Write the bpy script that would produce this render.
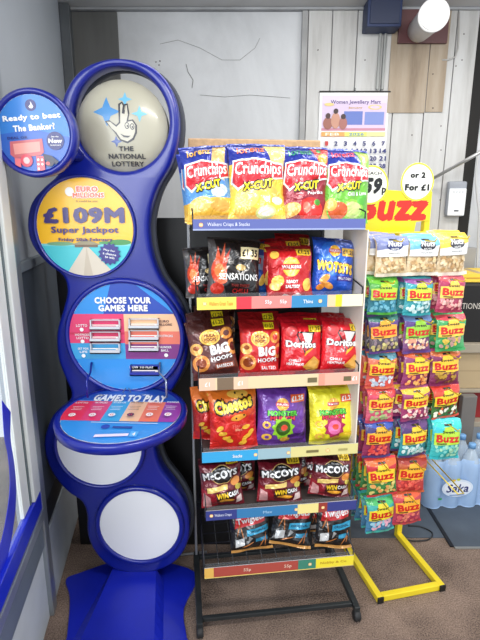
import bpy, bmesh, math, random
from mathutils import Vector, Matrix, noise
from mathutils.geometry import tessellate_polygon
D = bpy.data
C = bpy.context.scene.collection
PI = math.pi
R = math.radians
for o in list(D.objects): D.objects.remove(o)

# ------------------------------------------------------------ camera
PITCH = R(13.5); CAM_H = 1.45; F = 480.0
cam = D.cameras.new('camera'); cam.sensor_fit = 'VERTICAL'; cam.sensor_height = 24; cam.lens = 24*F/640
cam_o = D.objects.new('camera', cam); C.objects.link(cam_o)
cam_o.location = (0, 0, CAM_H); cam_o.rotation_euler = (PI/2-PITCH, 0, 0)
bpy.context.scene.camera = cam_o
# ------------------------------------------------------------ world, lights, exposure
sc = bpy.context.scene
w = D.worlds.new('daylight'); sc.world = w; w.use_nodes = True
w.node_tree.nodes['Background'].inputs[0].default_value = (0.86, 0.93, 1.0, 1)
w.node_tree.nodes['Background'].inputs[1].default_value = 0.62
def area(name, loc, target, sx, sy, power, col):
    l = D.lights.new(name, 'AREA'); l.shape = 'RECTANGLE'; l.size = sx; l.size_y = sy; l.energy = power; l.color = col
    o = D.objects.new(name, l); C.objects.link(o); o.location = loc
    o.rotation_euler = (Vector(target)-Vector(loc)).to_track_quat('-Z', 'Y').to_euler()
    return o
area('shop_window_light', (-1.3, -1.6, 1.9), (0.1, 1.8, 0.9), 2.0, 1.6, 46, (0.93, 0.97, 1.0))
area('ceiling_tube_light', (0.55, 0.35, 2.36), (0.55, 0.75, 0.0), 1.2, 0.16, 17, (1.0, 0.97, 0.92))
area('rear_wall_fill', (0.45, 1.75, 2.36), (0.45, 2.15, 1.2), 1.5, 0.16, 6, (1.0, 0.98, 0.95))  # added fill under the ceiling to brighten the back wall, not a real fitting
area('aisle_tube_light', (1.55, 1.55, 2.36), (1.4, 1.6, 0.0), 0.16, 1.2, 9, (1.0, 0.97, 0.92))
vs = sc.view_settings
vs.view_transform = 'Standard'; vs.look = 'None'; vs.gamma = 1; vs.use_curve_mapping = False
vs.exposure = 0.8

# ------------------------------------------------------------ camera geometry helpers (pixel -> point on a real plane)
CP, SP = math.cos(PITCH), math.sin(PITCH)
EYE = Vector((0, 0, CAM_H))
def ray(px, py):
    a, b = (px-240)/F, (320-py)/F
    return Vector((a, CP+b*SP, -SP+b*CP))
def hit(px, py, pt, n):
    d = ray(px, py); pt = Vector(pt); n = Vector(n)
    return EYE + d*((pt-EYE).dot(n)/d.dot(n))
def onY(px, py, Y): return hit(px, py, (0, Y, 0), (0, 1, 0))
def onfloor(px, py): return hit(px, py, (0, 0, 0), (0, 0, 1))
def zdepth(p): return (Vector(p)-EYE).dot(Vector((0, CP, -SP)))

# ------------------------------------------------------------ materials
def lin(c):
    if max(c) > 1.0: c = tuple(x/255 for x in c)
    return tuple((x/12.92 if x <= .04045 else ((x+.055)/1.055)**2.4) for x in c)
MATS = {}
def mat(name, col, rough=.5, metal=0, bump=0, bscale=40, var=.06, vscale=8, coat=0, alpha=1, emit=None, trans=0, stretch=None):
    if name in MATS: return MATS[name]
    m = D.materials.new(name); m.use_nodes = True; nt = m.node_tree; b = nt.nodes['Principled BSDF']
    tc = nt.nodes.new('ShaderNodeTexCoord'); src = tc.outputs['Object']
    if stretch:
        mp = nt.nodes.new('ShaderNodeMapping'); mp.inputs['Scale'].default_value = stretch
        nt.links.new(src, mp.inputs[0]); src = mp.outputs[0]
    n = nt.nodes.new('ShaderNodeTexNoise'); n.inputs['Scale'].default_value = vscale; n.inputs['Detail'].default_value = 5
    nt.links.new(src, n.inputs['Vector'])
    cr = nt.nodes.new('ShaderNodeValToRGB'); c = lin(col)
    cr.color_ramp.elements[0].position = .3; cr.color_ramp.elements[1].position = .7
    cr.color_ramp.elements[0].color = tuple(max(0, x*(1-var)) for x in c)+(1,)
    cr.color_ramp.elements[1].color = tuple(min(1, x*(1+var)) for x in c)+(1,)
    nt.links.new(n.outputs[0], cr.inputs[0]); nt.links.new(cr.outputs[0], b.inputs['Base Color'])
    b.inputs['Roughness'].default_value = rough; b.inputs['Metallic'].default_value = metal
    b.inputs['Coat Weight'].default_value = coat; b.inputs['Coat Roughness'].default_value = .12
    b.inputs['Alpha'].default_value = alpha; b.inputs['Transmission Weight'].default_value = trans
    if bump:
        n2 = nt.nodes.new('ShaderNodeTexNoise'); n2.inputs['Scale'].default_value = bscale; n2.inputs['Detail'].default_value = 4
        nt.links.new(src, n2.inputs['Vector'])
        bp = nt.nodes.new('ShaderNodeBump'); bp.inputs['Strength'].default_value = bump; bp.inputs['Distance'].default_value = .01
        nt.links.new(n2.outputs[0], bp.inputs['Height']); nt.links.new(bp.outputs[0], b.inputs['Normal'])
    if emit:
        b.inputs['Emission Color'].default_value = lin(emit[0])+(1,); b.inputs['Emission Strength'].default_value = emit[1]
    MATS[name] = m
    return m
def printmat(name, rough, coat=0, bump=0, bscale=60, metal=0, spec=.5):
    m = D.materials.new(name); m.use_nodes = True; nt = m.node_tree; b = nt.nodes['Principled BSDF']
    a = nt.nodes.new('ShaderNodeAttribute'); a.attribute_name = 'Col'
    nt.links.new(a.outputs['Color'], b.inputs['Base Color'])
    b.inputs['Roughness'].default_value = rough; b.inputs['Coat Weight'].default_value = coat
    b.inputs['Coat Roughness'].default_value = .1; b.inputs['Metallic'].default_value = metal
    b.inputs['Specular IOR Level'].default_value = spec
    tc = nt.nodes.new('ShaderNodeTexCoord')
    if bump:
        n2 = nt.nodes.new('ShaderNodeTexNoise'); n2.inputs['Scale'].default_value = bscale; n2.inputs['Detail'].default_value = 2
        n2.inputs['Distortion'].default_value = 1.2
        nt.links.new(tc.outputs['Object'], n2.inputs['Vector'])
        bp = nt.nodes.new('ShaderNodeBump'); bp.inputs['Strength'].default_value = bump; bp.inputs['Distance'].default_value = .01
        nt.links.new(n2.outputs[0], bp.inputs['Height']); nt.links.new(bp.outputs[0], b.inputs['Normal'])
        nt.links.new(bp.outputs[0], b.inputs['Coat Normal'])
    MATS[name] = m
    return m
FOIL = printmat('foil_print', .3, .6, .8, 26, .2, .6)
POUCH = printmat('pouch_print', .35, .5, .35, 45)
CARD = printmat('card_print', .55)
GLOSS = printmat('gloss_print', .3, .3)

# ------------------------------------------------------------ object helpers
def put(name, bm, m, parent=None, smooth=False):
    me = D.meshes.new(name); bm.to_mesh(me); bm.free()
    if m: me.materials.append(m)
    if smooth:
        for p in me.polygons: p.use_smooth = True
    o = D.objects.new(name, me); C.objects.link(o)
    if parent: o.parent = parent
    return o
def tag(o, label, cat=None, group=None, kind=None):
    if label: o['label'] = label
    if cat: o['category'] = cat
    if group: o['group'] = group
    if kind: o['kind'] = kind
    return o
def thing(name, label, cat, loc=(0, 0, 0), rz=0, group=None):
    o = D.objects.new(name, None); C.objects.link(o); o.location = loc; o.rotation_euler = (0, 0, rz)
    o.empty_display_size = .05
    return tag(o, label, cat, group)
def struct(name, bm, m, smooth=False):
    return tag(put(name, bm, m, None, smooth), None, kind='structure')
def box(bm, x0, y0, z0, x1, y1, z1, bev=0):
    vs_ = [bm.verts.new(p) for p in ((x0,y0,z0),(x1,y0,z0),(x1,y1,z0),(x0,y1,z0),(x0,y0,z1),(x1,y0,z1),(x1,y1,z1),(x0,y1,z1))]
    fs = [bm.faces.new([vs_[i] for i in q]) for q in ((3,2,1,0),(4,5,6,7),(0,1,5,4),(1,2,6,5),(2,3,7,6),(3,0,4,7))]
    if bev:
        es = list({e for f in fs for e in f.edges})
        bmesh.ops.bevel(bm, geom=es, offset=bev, segments=2, affect='EDGES', profile=.6)
    return bm
def B(*a, bev=0):
    bm = bmesh.new(); box(bm, *a, bev=bev); return bm
def tube(bm, pts, r, seg=8, closed=False):
    pts = [Vector(p) for p in pts]; rings = []
    n = len(pts); up = None
    for i, p in enumerate(pts):
        if closed: t = (pts[(i+1) % n]-pts[i-1])
        else: t = (pts[min(i+1, n-1)]-pts[max(i-1, 0)])
        t.normalize()
        if up is None: up = t.orthogonal().normalized()
        up = (up - t*up.dot(t))
        up = up.normalized() if up.length > 1e-6 else t.orthogonal().normalized()
        s = t.cross(up)
        rings.append([bm.verts.new(p+(up*math.cos(a)+s*math.sin(a))*r) for a in (2*PI*k/seg for k in range(seg))])
    for i in range(n if closed else n-1):
        A, Bq = rings[i], rings[(i+1) % n]
        for k in range(seg): bm.faces.new((A[k], A[(k+1) % seg], Bq[(k+1) % seg], Bq[k]))
    if not closed:
        bm.faces.new(rings[0][::-1]); bm.faces.new(rings[-1])
    return bm
def lathe(bm, prof, center=(0,0,0), axis='Z', seg=40):
    c = Vector(center); rings = []
    for r, h in prof:
        ring = []
        for k in range(seg):
            a = 2*PI*k/seg; x, y = r*math.cos(a), r*math.sin(a)
            p = Vector((x, y, h)) if axis == 'Z' else Vector((x, -h, y))
            ring.append(bm.verts.new(c+p))
        rings.append(ring)
    for i in range(len(rings)-1):
        for k in range(seg): bm.faces.new((rings[i][k], rings[i][(k+1) % seg], rings[i+1][(k+1) % seg], rings[i+1][k]))
    bm.faces.new(rings[0][::-1]); bm.faces.new(rings[-1])
    bmesh.ops.recalc_face_normals(bm, faces=bm.faces)
    return bm
def spline(pts, n=6, closed=True):
    out = []; N = len(pts)
    for i in range(N if closed else N-1):
        p = [Vector(pts[(i+k) % N] if closed else pts[min(max(i+k, 0), N-1)]) for k in (-1, 0, 1, 2)]
        for j in range(n):
            t = j/n
            out.append(.5*((2*p[1])+(p[2]-p[0])*t+(2*p[0]-5*p[1]+4*p[2]-p[3])*t*t+(-p[0]+3*p[1]-3*p[2]+p[3])*t**3))
    if not closed: out.append(Vector(pts[-1]))
    return out

# ------------------------------------------------------------ printed artwork: flat layers mapped on a surface
TXT = {}
def textmesh(s, bold=0, shear=0, space=0):
    k = (s, bold, shear, space)
    if k in TXT: return TXT[k]
    cu = D.curves.new('t', 'FONT'); cu.body = s; cu.size = 1; cu.offset = bold; cu.shear = shear; cu.resolution_u = 2
    cu.dimensions = '2D'; cu.fill_mode = 'FRONT'
    cu.space_character = 1.0+space*1.6
    o = D.objects.new('t', cu); me = D.meshes.new_from_object(o)
    vs_ = [(v.co.x, v.co.y) for v in me.vertices]; fs = [tuple(p.vertices) for p in me.polygons]
    D.objects.remove(o); D.curves.remove(cu); D.meshes.remove(me)
    TXT[k] = (vs_, fs); return TXT[k]
def Rc(x0, y0, x1, y1, c): return ('P', [(x0,y0),(x1,y0),(x1,y1),(x0,y1)], c)
def P(pts, c): return ('P', pts, c)
def E(cx, cy, rx, ry, c, rot=0): return ('E', cx, cy, rx, ry, c, rot)
def Cc(cx, cy, r, c): return ('E', cx, cy, r, None, c, 0)
def T(s, cx, cy, bw, bh, c, rot=0, bold=.02, shear=0, out=None, ow=.06): return ('T', s, cx, cy, bw, bh, c, rot, bold, shear, out, ow)
def star(cx, cy, r, c, n=4, inner=.35, rot=0):   # real-ratio shape, r in widths
    return ('S', cx, cy, r, c, n, inner, rot)
def layers_to_bm(layers, w, h, step):
    """flat bmesh with z = layer index, colours in a face layer"""
    bm = bmesh.new(); cl = bm.faces.layers.float_color.new('fc'); idx = 0
    def add(vs_, fs, col, z):
        bv = [bm.verts.new((x, y, z)) for x, y in vs_]
        c = lin(col)+(1,)
        for f in fs:
            if len(set(f)) < 3: continue
            try: q = bm.faces.new([bv[i] for i in f])
            except ValueError: continue
            q.normal_update()
            if q.normal.z < 0: q.normal_flip()
            q[cl] = c
    for L in layers:
        if L[0] == 'P':
            pts = [(x*w, y*h) for x, y in L[1]]
            if len(pts) > 4: fs = [tuple(t) for t in tessellate_polygon([[Vector((x, y, 0)) for x, y in pts]])]
            else: fs = [tuple(range(len(pts)))]
            add(pts, fs, L[2], idx)
        elif L[0] == 'E':
            _, cx, cy, rx, ry, c, rot = L
            rx, ry = rx*w, (ry*h if ry is not None else rx*w); cr, sr = math.cos(R(rot)), math.sin(R(rot))
            n = 28 if rx > .012 else 12
            pts = []
            for k in range(n):
                a = 2*PI*k/n; x, y = rx*math.cos(a), ry*math.sin(a)
                pts.append((cx*w+x*cr-y*sr, cy*h+x*sr+y*cr))
            add(pts, [tuple(range(n))], c, idx)
        elif L[0] == 'S':
            _, cx, cy, r, c, n, inner, rot = L
            pts = []
            for k in range(2*n):
                a = PI*k/n+R(rot)+PI/2; q = r*w*(1 if k % 2 == 0 else inner)
                pts.append((cx*w+q*math.cos(a), cy*h+q*math.sin(a)))
            fs = [tuple(t) for t in tessellate_polygon([[Vector((x, y, 0)) for x, y in pts]])]
            add(pts, fs, c, idx)
        elif L[0] == 'T':
            _, s, cx, cy, bw, bh, c, rot, bold, shear, out, ow = L
            v0, f0 = textmesh(s, 0, shear, bold)
            x0 = min(v[0] for v in v0)-bold; x1 = max(v[0] for v in v0)+bold; y0 = min(v[1] for v in v0)-bold; y1 = max(v[1] for v in v0)+bold
            cr, sr = math.cos(R(rot)), math.sin(R(rot)); sx, sy = bw*w/(x1-x0), bh*h/(y1-y0); mx, my = (x0+x1)/2, (y0+y1)/2
            def tr(ox, oy): return [(cx*w+(x+ox-mx)*sx*cr-(y+oy-my)*sy*sr, cy*h+(x+ox-mx)*sx*sr+(y+oy-my)*sy*cr) for x, y in v0]
            if out:
                q = bold+ow*.75
                for k in range(8): add(tr(q*math.cos(PI*k/4), q*math.sin(PI*k/4)), f0, out, idx+k*.11)
                idx += 1
            if bold > .012:
                nk = 6 if bw*w > .02 else 3
                for k in range(nk): add(tr(bold*math.cos(2*PI*k/nk+.4), bold*math.sin(2*PI*k/nk+.4)), f0, c, idx+k*.15)
            else: add(tr(0, 0), f0, c, idx)
        idx += 1
    return bm, cl
def clip(bm, w, h, shape):
    if shape == 'rect':
        pl = [((w/2,0,0),(1,0,0)),((-w/2,0,0),(-1,0,0)),((0,h/2,0),(0,1,0)),((0,-h/2,0),(0,-1,0))]
    else:
        pl = []
        for k in range(48):
            a = 2*PI*k/48; n = Vector((math.cos(a)/(w/2), math.sin(a)/(h/2), 0)).normalized()
            pl.append(((math.cos(a)*w/2, math.sin(a)*h/2, 0), n))
    for co, no in pl:
        bmesh.ops.bisect_plane(bm, geom=bm.verts[:]+bm.edges[:]+bm.faces[:], plane_co=co, plane_no=no, clear_outer=True, dist=1e-6)
def grid_cut(bm, w, h, nx, ny):
    for k in range(1, nx):
        bmesh.ops.bisect_plane(bm, geom=bm.verts[:]+bm.edges[:]+bm.faces[:], plane_co=(w*(k/nx-.5),0,0), plane_no=(1,0,0), dist=1e-6)
    for k in range(1, ny):
        bmesh.ops.bisect_plane(bm, geom=bm.verts[:]+bm.edges[:]+bm.faces[:], plane_co=(0,h*(k/ny-.5),0), plane_no=(0,1,0), dist=1e-6)
def bm_to_print(name, bm, cl, m, smooth, parent=None):
    cols = [tuple(f[cl]) for f in bm.faces]
    me = D.meshes.new(name); bm.to_mesh(me); bm.free()
    at = me.attributes.new('Col', 'FLOAT_COLOR', 'CORNER')
    arr = []
    for p, c in zip(me.polygons, cols): arr.extend(list(c)*p.loop_total)
    at.data.foreach_set('color', arr)
    if 'fc' in me.attributes: me.attributes.remove(me.attributes['fc'])
    me.materials.append(m)
    if smooth:
        for p in me.polygons: p.use_smooth = True
    o = D.objects.new(name, me); C.objects.link(o)
    if parent: o.parent = parent
    return o
def art(name, w, h, layers, m=None, parent=None, shape='rect', dome=0, back=.002, edge=None, off=.0003):
    """printed flat (or domed) plate: local x right, z up, front towards -y; centre at origin"""
    bm, cl = layers_to_bm(layers, w, h, 0)
    clip(bm, w, h, shape)
    if dome: grid_cut(bm, w, h, 16, 16)
    for v in bm.verts:
        x, y, i = v.co
        d = 0
        if dome:
            q = max(0, 1-(2*x/w)**2-(2*y/h)**2); d = dome*math.sqrt(q)
        v.co = (x, -(d+i*off), y)
    if back and not dome:  # a real plate behind the print
        ec = lin(edge or (225, 225, 225))+(1,)
        n = 48
        if shape == 'rect': ring = [(-w/2,-h/2),(w/2,-h/2),(w/2,h/2),(-w/2,h/2)]
        else: ring = [(math.cos(2*PI*k/n)*w/2, math.sin(2*PI*k/n)*h/2) for k in range(n)]
        a = [bm.verts.new((x, .0001, y)) for x, y in ring]; b = [bm.verts.new((x, back, y)) for x, y in ring]
        fs = [bm.faces.new(a), bm.faces.new(b[::-1])]
        for k in range(len(ring)): fs.append(bm.faces.new((a[k-1], b[k-1], b[k], a[k])))
        for f in fs: f[cl] = ec
    return bm_to_print(name, bm, cl, m or CARD, bool(dome), parent)

def bagsurf(x, y, w, h, Tk, seed, side, wr=1.0):
    X, Y = 2*x/w, 2*y/h
    Ys = min(1, abs(Y)/.90)
    prof = max(0, 1-abs(X)**2.6)**.6 * max(0, 1-Ys**3.2)**.65
    d = Tk/2*prof
    s = seed*7.31
    edge = max(0, 1-abs(X)**6)
    fold = noise.noise(Vector((X*1.7+s, Y*1.3, s)))*.008 + noise.noise(Vector((X*3.6+s, Y*3.0+s, 2.1)))*.006
    fold += (.5-abs(noise.noise(Vector((X*1.9+s*2, Y*1.9+X*.8, 5.2)))))*.012-.004
    rad = math.sin(X*9+Y*2.5*(1 if Y > 0 else -1)+s)*.0028*max(0, abs(Y)-.35)*1.6
    wv = math.sin(X*2.6+s)*.006*abs(Y)**3 + .004*math.sin(Y*4+s)
    d2 = d + (fold*prof**.5 + rad*edge*(1 if abs(Y) < .9 else .3))*wr
    px = x*(1-.07*(1-Y*Y)+.012*noise.noise(Vector((Y*3, s, side*0)))) 
    bend = .03*max(0, Y-.55)**2 * 4
    dep = (-d2 if side > 0 else d2) + wv*wr + bend
    if abs(Y) > .9: dep = wv*wr + bend + (-.0006 if side > 0 else .0006) + rad*.4
    # side seams: top edge dips a little
    pz = y - .012*h*X*X*(1 if Y > 0 else -1)*abs(Y)**3 + .006*h*math.sin(X*4+s)*abs(Y)**4
    return Vector((px, dep, pz))
def gridsurf(w, h, Tk, seed, wr, nx, ny):
    cache = {}
    def node(i, j, side):
        k = (i, j, side)
        if k not in cache: cache[k] = bagsurf(w*(i/nx-.5), h*(j/ny-.5), w, h, Tk, seed, side, wr)
        return cache[k]
    def f(x, y, side):
        a = min(max((x/w+.5)*nx, 0), nx-1e-9); b = min(max((y/h+.5)*ny, 0), ny-1e-9)
        i, j = int(a), int(b); s, t = a-i, b-j
        if s >= t: return node(i,j,side)*(1-s)+node(i+1,j,side)*(s-t)+node(i+1,j+1,side)*t
        return node(i,j,side)*(1-t)+node(i,j+1,side)*(t-s)+node(i+1,j+1,side)*s
    return f
def make_bag(name, w, h, Tk, layers, seed, backcol, nx=20, ny=24, m=None, origin='bottom', wr=1.0, zig=True):
    bm, cl = layers_to_bm(layers, w, h, 0)
    clip(bm, w, h, 'rect')
    bv = [bm.verts.new(p) for p in ((-w/2,-h/2,-1),(w/2,-h/2,-1),(w/2,h/2,-1),(-w/2,h/2,-1))]
    f = bm.faces.new(bv[::-1]); f[cl] = lin(backcol)+(1,)
    grid_cut(bm, w, h, nx, ny)
    dn = Vector((h/ny, -w/nx, 0)).normalized()
    for k in range(-ny+1, nx):   # the diagonals of every cell, so that all layers lie on the same facets
        co = Vector((w*(k/nx-.5), -h/2, 0)) if k >= 0 else Vector((-w/2, h*(-k/ny-.5), 0))
        bmesh.ops.bisect_plane(bm, geom=bm.verts[:]+bm.edges[:]+bm.faces[:], plane_co=co, plane_no=dn, dist=1e-6)
    gs_ = gridsurf(w, h, Tk, seed, wr, nx, ny)
    oz = h/2 if origin == 'bottom' else (-h/2 if origin == 'top' else 0)
    for v in bm.verts:
        x, y, i = v.co
        if i < -.5: p = gs_(x, y, -1)
        else:
            p = gs_(x, y, 1); p.y -= .0002*i
        p.z += oz; v.co = p
    return bm_to_print(name, bm, cl, m or FOIL, True)

# ============================================================ THE ROOM
YB = 2.72; ZC = 2.41
def wallmat():
    m = D.materials.new('painted_plaster'); m.use_nodes = True; nt = m.node_tree; b = nt.nodes['Principled BSDF']
    tc = nt.nodes.new('ShaderNodeTexCoord')
    n = nt.nodes.new('ShaderNodeTexNoise'); n.inputs['Scale'].default_value = 1.6; n.inputs['Detail'].default_value = 8; n.inputs['Roughness'].default_value = .62
    n.inputs['Distortion'].default_value = .6
    mp = nt.nodes.new('ShaderNodeMapping'); mp.inputs['Scale'].default_value = (1.2, 1.2, .7)
    nt.links.new(tc.outputs['Object'], mp.inputs[0]); nt.links.new(mp.outputs[0], n.inputs['Vector'])
    cr = nt.nodes.new('ShaderNodeValToRGB')
    cr.color_ramp.elements[0].position = .28; cr.color_ramp.elements[1].position = .62
    cr.color_ramp.elements[0].color = lin((176, 178, 181))+(1,); cr.color_ramp.elements[1].color = lin((204, 206, 209))+(1,)
    nt.links.new(n.outputs[0], cr.inputs[0]); nt.links.new(cr.outputs[0], b.inputs['Base Color'])
    b.inputs['Roughness'].default_value = .55
    n2 = nt.nodes.new('ShaderNodeTexNoise'); n2.inputs['Scale'].default_value = 14; n2.inputs['Detail'].default_value = 6
    bp = nt.nodes.new('ShaderNodeBump'); bp.inputs['Strength'].default_value = .25; bp.inputs['Distance'].default_value = .01
    nt.links.new(tc.outputs['Object'], n2.inputs['Vector']); nt.links.new(n2.outputs[0], bp.inputs['Height']); nt.links.new(bp.outputs[0], b.inputs['Normal'])
    return m
PL = wallmat()
def woodpaint(name, c0, c1, c2):
    m = D.materials.new(name); m.use_nodes = True; nt = m.node_tree; b = nt.nodes['Principled BSDF']
    tc = nt.nodes.new('ShaderNodeTexCoord'); mp = nt.nodes.new('ShaderNodeMapping'); mp.inputs['Scale'].default_value = (5, 5, .6)
    nt.links.new(tc.outputs['Object'], mp.inputs[0])
    n = nt.nodes.new('ShaderNodeTexNoise'); n.inputs['Scale'].default_value = 2.2; n.inputs['Detail'].default_value = 8; n.inputs['Roughness'].default_value = .65
    nt.links.new(mp.outputs[0], n.inputs['Vector'])
    cr = nt.nodes.new('ShaderNodeValToRGB'); e = cr.color_ramp.elements
    e[0].position = .3; e[0].color = lin(c0)+(1,); e[1].position = .62; e[1].color = lin(c2)+(1,)
    k = e.new(.45); k.color = lin(c1)+(1,)
    nt.links.new(n.outputs[0], cr.inputs[0]); nt.links.new(cr.outputs[0], b.inputs['Base Color']); b.inputs['Roughness'].default_value = .6
    bp = nt.nodes.new('ShaderNodeBump'); bp.inputs['Strength'].default_value = .3; bp.inputs['Distance'].default_value = .004
    nt.links.new(n.outputs[0], bp.inputs['Height']); nt.links.new(bp.outputs[0], b.inputs['Normal'])
    return m
BOARD = woodpaint('painted_boards', (158, 157, 154), (182, 181, 179), (194, 194, 193))
TAN = woodpaint('bare_tan_wood', (128, 112, 94), (152, 136, 116), (166, 152, 134))

# floor: carpet
def carpetmat():
    m = D.materials.new('brown_carpet'); m.use_nodes = True; nt = m.node_tree; b = nt.nodes['Principled BSDF']
    tc = nt.nodes.new('ShaderNodeTexCoord')
    a = nt.nodes.new('ShaderNodeTexNoise'); a.inputs['Scale'].default_value = 210; a.inputs['Detail'].default_value = 3
    c = nt.nodes.new('ShaderNodeTexNoise'); c.inputs['Scale'].default_value = 5; c.inputs['Detail'].default_value = 6
    for q in (a, c): nt.links.new(tc.outputs['Object'], q.inputs['Vector'])
    mx = nt.nodes.new('ShaderNodeMix'); mx.data_type = 'FLOAT'; mx.inputs[0].default_value = .4
    nt.links.new(a.outputs[0], mx.inputs[2]); nt.links.new(c.outputs[0], mx.inputs[3])
    cr = nt.nodes.new('ShaderNodeValToRGB'); e = cr.color_ramp.elements
    e[0].position = .36; e[0].color = lin((66, 52, 45))+(1,); e[1].position = .64; e[1].color = lin((152, 130, 116))+(1,)
    nt.links.new(mx.outputs[0], cr.inputs[0]); nt.links.new(cr.outputs[0], b.inputs['Base Color']); b.inputs['Roughness'].default_value = .95
    bp = nt.nodes.new('ShaderNodeBump'); bp.inputs['Strength'].default_value = .6; bp.inputs['Distance'].default_value = .004
    nt.links.new(a.outputs[0], bp.inputs['Height']); nt.links.new(bp.outputs[0], b.inputs['Normal'])
    return m
struct('floor', B(-1.6, -1.2, -.05, 3.0, YB+.1, 0), carpetmat())
slate = mat('slate_tile', (72, 80, 90), .45, bump=.1, bscale=25, var=.22, vscale=5)
bm = bmesh.new()
box(bm, .33, 1.86, 0, .915, YB-.01, .004, bev=.001)
box(bm, .93, 1.80, 0, 1.62, YB-.01, .004, bev=.001)
struct('floor_tiles', bm, slate)
struct('trim_1', B(.914, 1.80, 0, .931, YB-.01, .008, bev=.002), mat('dark_metal_strip', (40, 40, 44), .4, .6))
struct('trim_2', B(.931, 1.788, 0, 1.62, 1.80, .006, bev=.002), mat('pale_metal_strip', (150, 150, 146), .4, .6))
struct('ceiling', B(-1.3, -.2, ZC, 2.6, YB+.1, ZC+.05), mat('ceiling_paint', (190, 190, 190), .8, var=.05))
# back wall: plaster panel + painted boards
def bx(px, Y=YB): return onY(px, 120, Y).x
xs_pl = bx(303)
struct('wall_back', B(-1.2, YB, 0, 2.4, YB+.08, ZC), PL)
bm = bmesh.new()
edges = [305, 328, 352, 378, 391, 422, 447, 468]
for a, b in zip(edges, edges[1:]):
    box(bm, bx(a)+.0025, YB-.018, 0, bx(b)-.0025, YB-.0005, ZC-.001, bev=.002)
struct('wall_back_boards', bm, BOARD)
struct('trim_3', B(bx(299), YB-.03, 0, bx(304.5), YB-.0005, ZC-.016, bev=.003), mat('grey_batten', (150, 150, 150), .6, var=.12, vscale=12))
struct('trim_4', B(-.95, YB-.035, ZC-.014, 2.2, YB-.0005, ZC-.0005, bev=.004), mat('grey_cornice', (150, 152, 155), .6, var=.15, vscale=9))
struct('wall_back_corner_board', B(-.95, YB-.012, 0, bx(123), YB-.0005, ZC-.016, bev=.002), mat('stained_grey_board', (92, 92, 90), .6, var=.3, vscale=3, stretch=(3, 3, .5)))
p0 = onY(391, 44, YB-.02); p1 = onY(442, 113, YB-.02)
struct('trim_5', B(p0.x, YB-.026, p1.z, bx(422), YB-.0185, ZC-.016, bev=.001), TAN)
struct('trim_6', B(bx(422)+.004, YB-.026, p1.z+.004, p1.x, YB-.0185, ZC-.016, bev=.001), TAN)
# dark gap and post at the right of the boards
struct('trim_7', B(bx(468)+.001, YB-.012, .0, bx(479), YB-.0005, ZC-.016), mat('black_gap', (22, 20, 18), .8))
struct('trim_8', B(bx(474), YB-.06, .0, bx(486), YB-.02, 1.22, bev=.004), mat('grey_post', (150, 148, 146), .5))
# crack line in the plaster and nail heads
bm = bmesh.new()
tube(bm, [onY(x, y, YB-.0012) for x, y in ((186,64),(188,72),(193,80),(192,88))], .0016, 5)
tube(bm, [onY(x, y, YB-.0012) for x, y in ((200,95),(225,97),(250,95),(290,98))], .0009, 5)
tube(bm, [onY(x, y, YB-.0012) for x, y in ((160,44),(178,40),(200,48),(222,60),(240,60),(255,48),(260,38))], .0008, 5)
for x, y in ((156, 62), (160, 61), (159,65)): lathe(bm, [(.004, 0), (.003, .002)], onY(x, y, YB-.0005), 'Y', 8)
struct('trim_9', bm, mat('crack_grey', (105, 105, 104), .8))
bm = bmesh.new()
for x, y in ((433,74),(433,108),(462,60),(464,34),(441,150),(412,135),(440,200),(318,50),(365,60),(366,120),(441,126),(456,66)):
    lathe(bm, [(.0035, 0), (.0025, .002)], onY(x, y, YB-.0262 if 391 < x < 442 and y < 113 else YB-.0182), 'Y', 8)
struct('trim_10', bm, mat('nail_rust', (60, 50, 46), .7))

# left wall (slightly oblique) : local s along wall from the window post to the back corner
LA = Vector((-.70, 1.44, 0)); LB = Vector((-.90, YB, 0)); LD = (LB-LA).normalized(); LN = Vector((LD.y, -LD.x, 0))   # LN points into the room
LANG = math.atan2(LD.y, LD.x)
def lw(px, py, off=0):
    p = hit(px, py, LA+LN*off, LN); return (p-LA).dot(LD), p.z
def wallobj(name, s0, d0, z0, s1, d1, z1, m, bev=0, parent=None, make=struct):
    """box in left-wall coordinates: s along, d out of the wall into the room"""
    bm = B(min(s0,s1), -max(d0,d1), z0, max(s0,s1), -min(d0,d1), z1, bev=bev)
    o = make(name, bm, m)
    o.location = LA; o.rotation_euler = (0, 0, LANG)
    return o
S1 = (LB-LA).length
leftgrey = mat('grey_wall_panel', (168, 174, 182), .3, bump=.03, bscale=6, var=.05, vscale=3)
wallobj('wall_left', 0.0, -.06, 0, S1+.02, 0, ZC, leftgrey)
z_d = 1.24
wallobj('trim_11', .052, .001, .40, S1-.02, .012, z_d, mat('slate_dado', (70, 78, 88), .45, var=.1), bev=.002)
wallobj('trim_12', .052, .001, z_d, S1-.02, .022, z_d+.03, mat('dado_rail', (120, 128, 136), .45), bev=.003)
wallobj('trim_13', .052, .001, .30, S1-.02, .010, .40, mat('black_band', (38, 40, 44), .5), bev=.002)
wallobj('baseboard_left', .052, .001, .0, S1-.02, .016, .30, mat('pale_skirting', (176, 182, 186), .5), bev=.003)
wallobj('trim_14', S1-.09, .001, 0, S1-.015, .05, ZC-.001, mat('dark_corner_post', (82, 86, 90), .5, var=.2), bev=.004)
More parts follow.
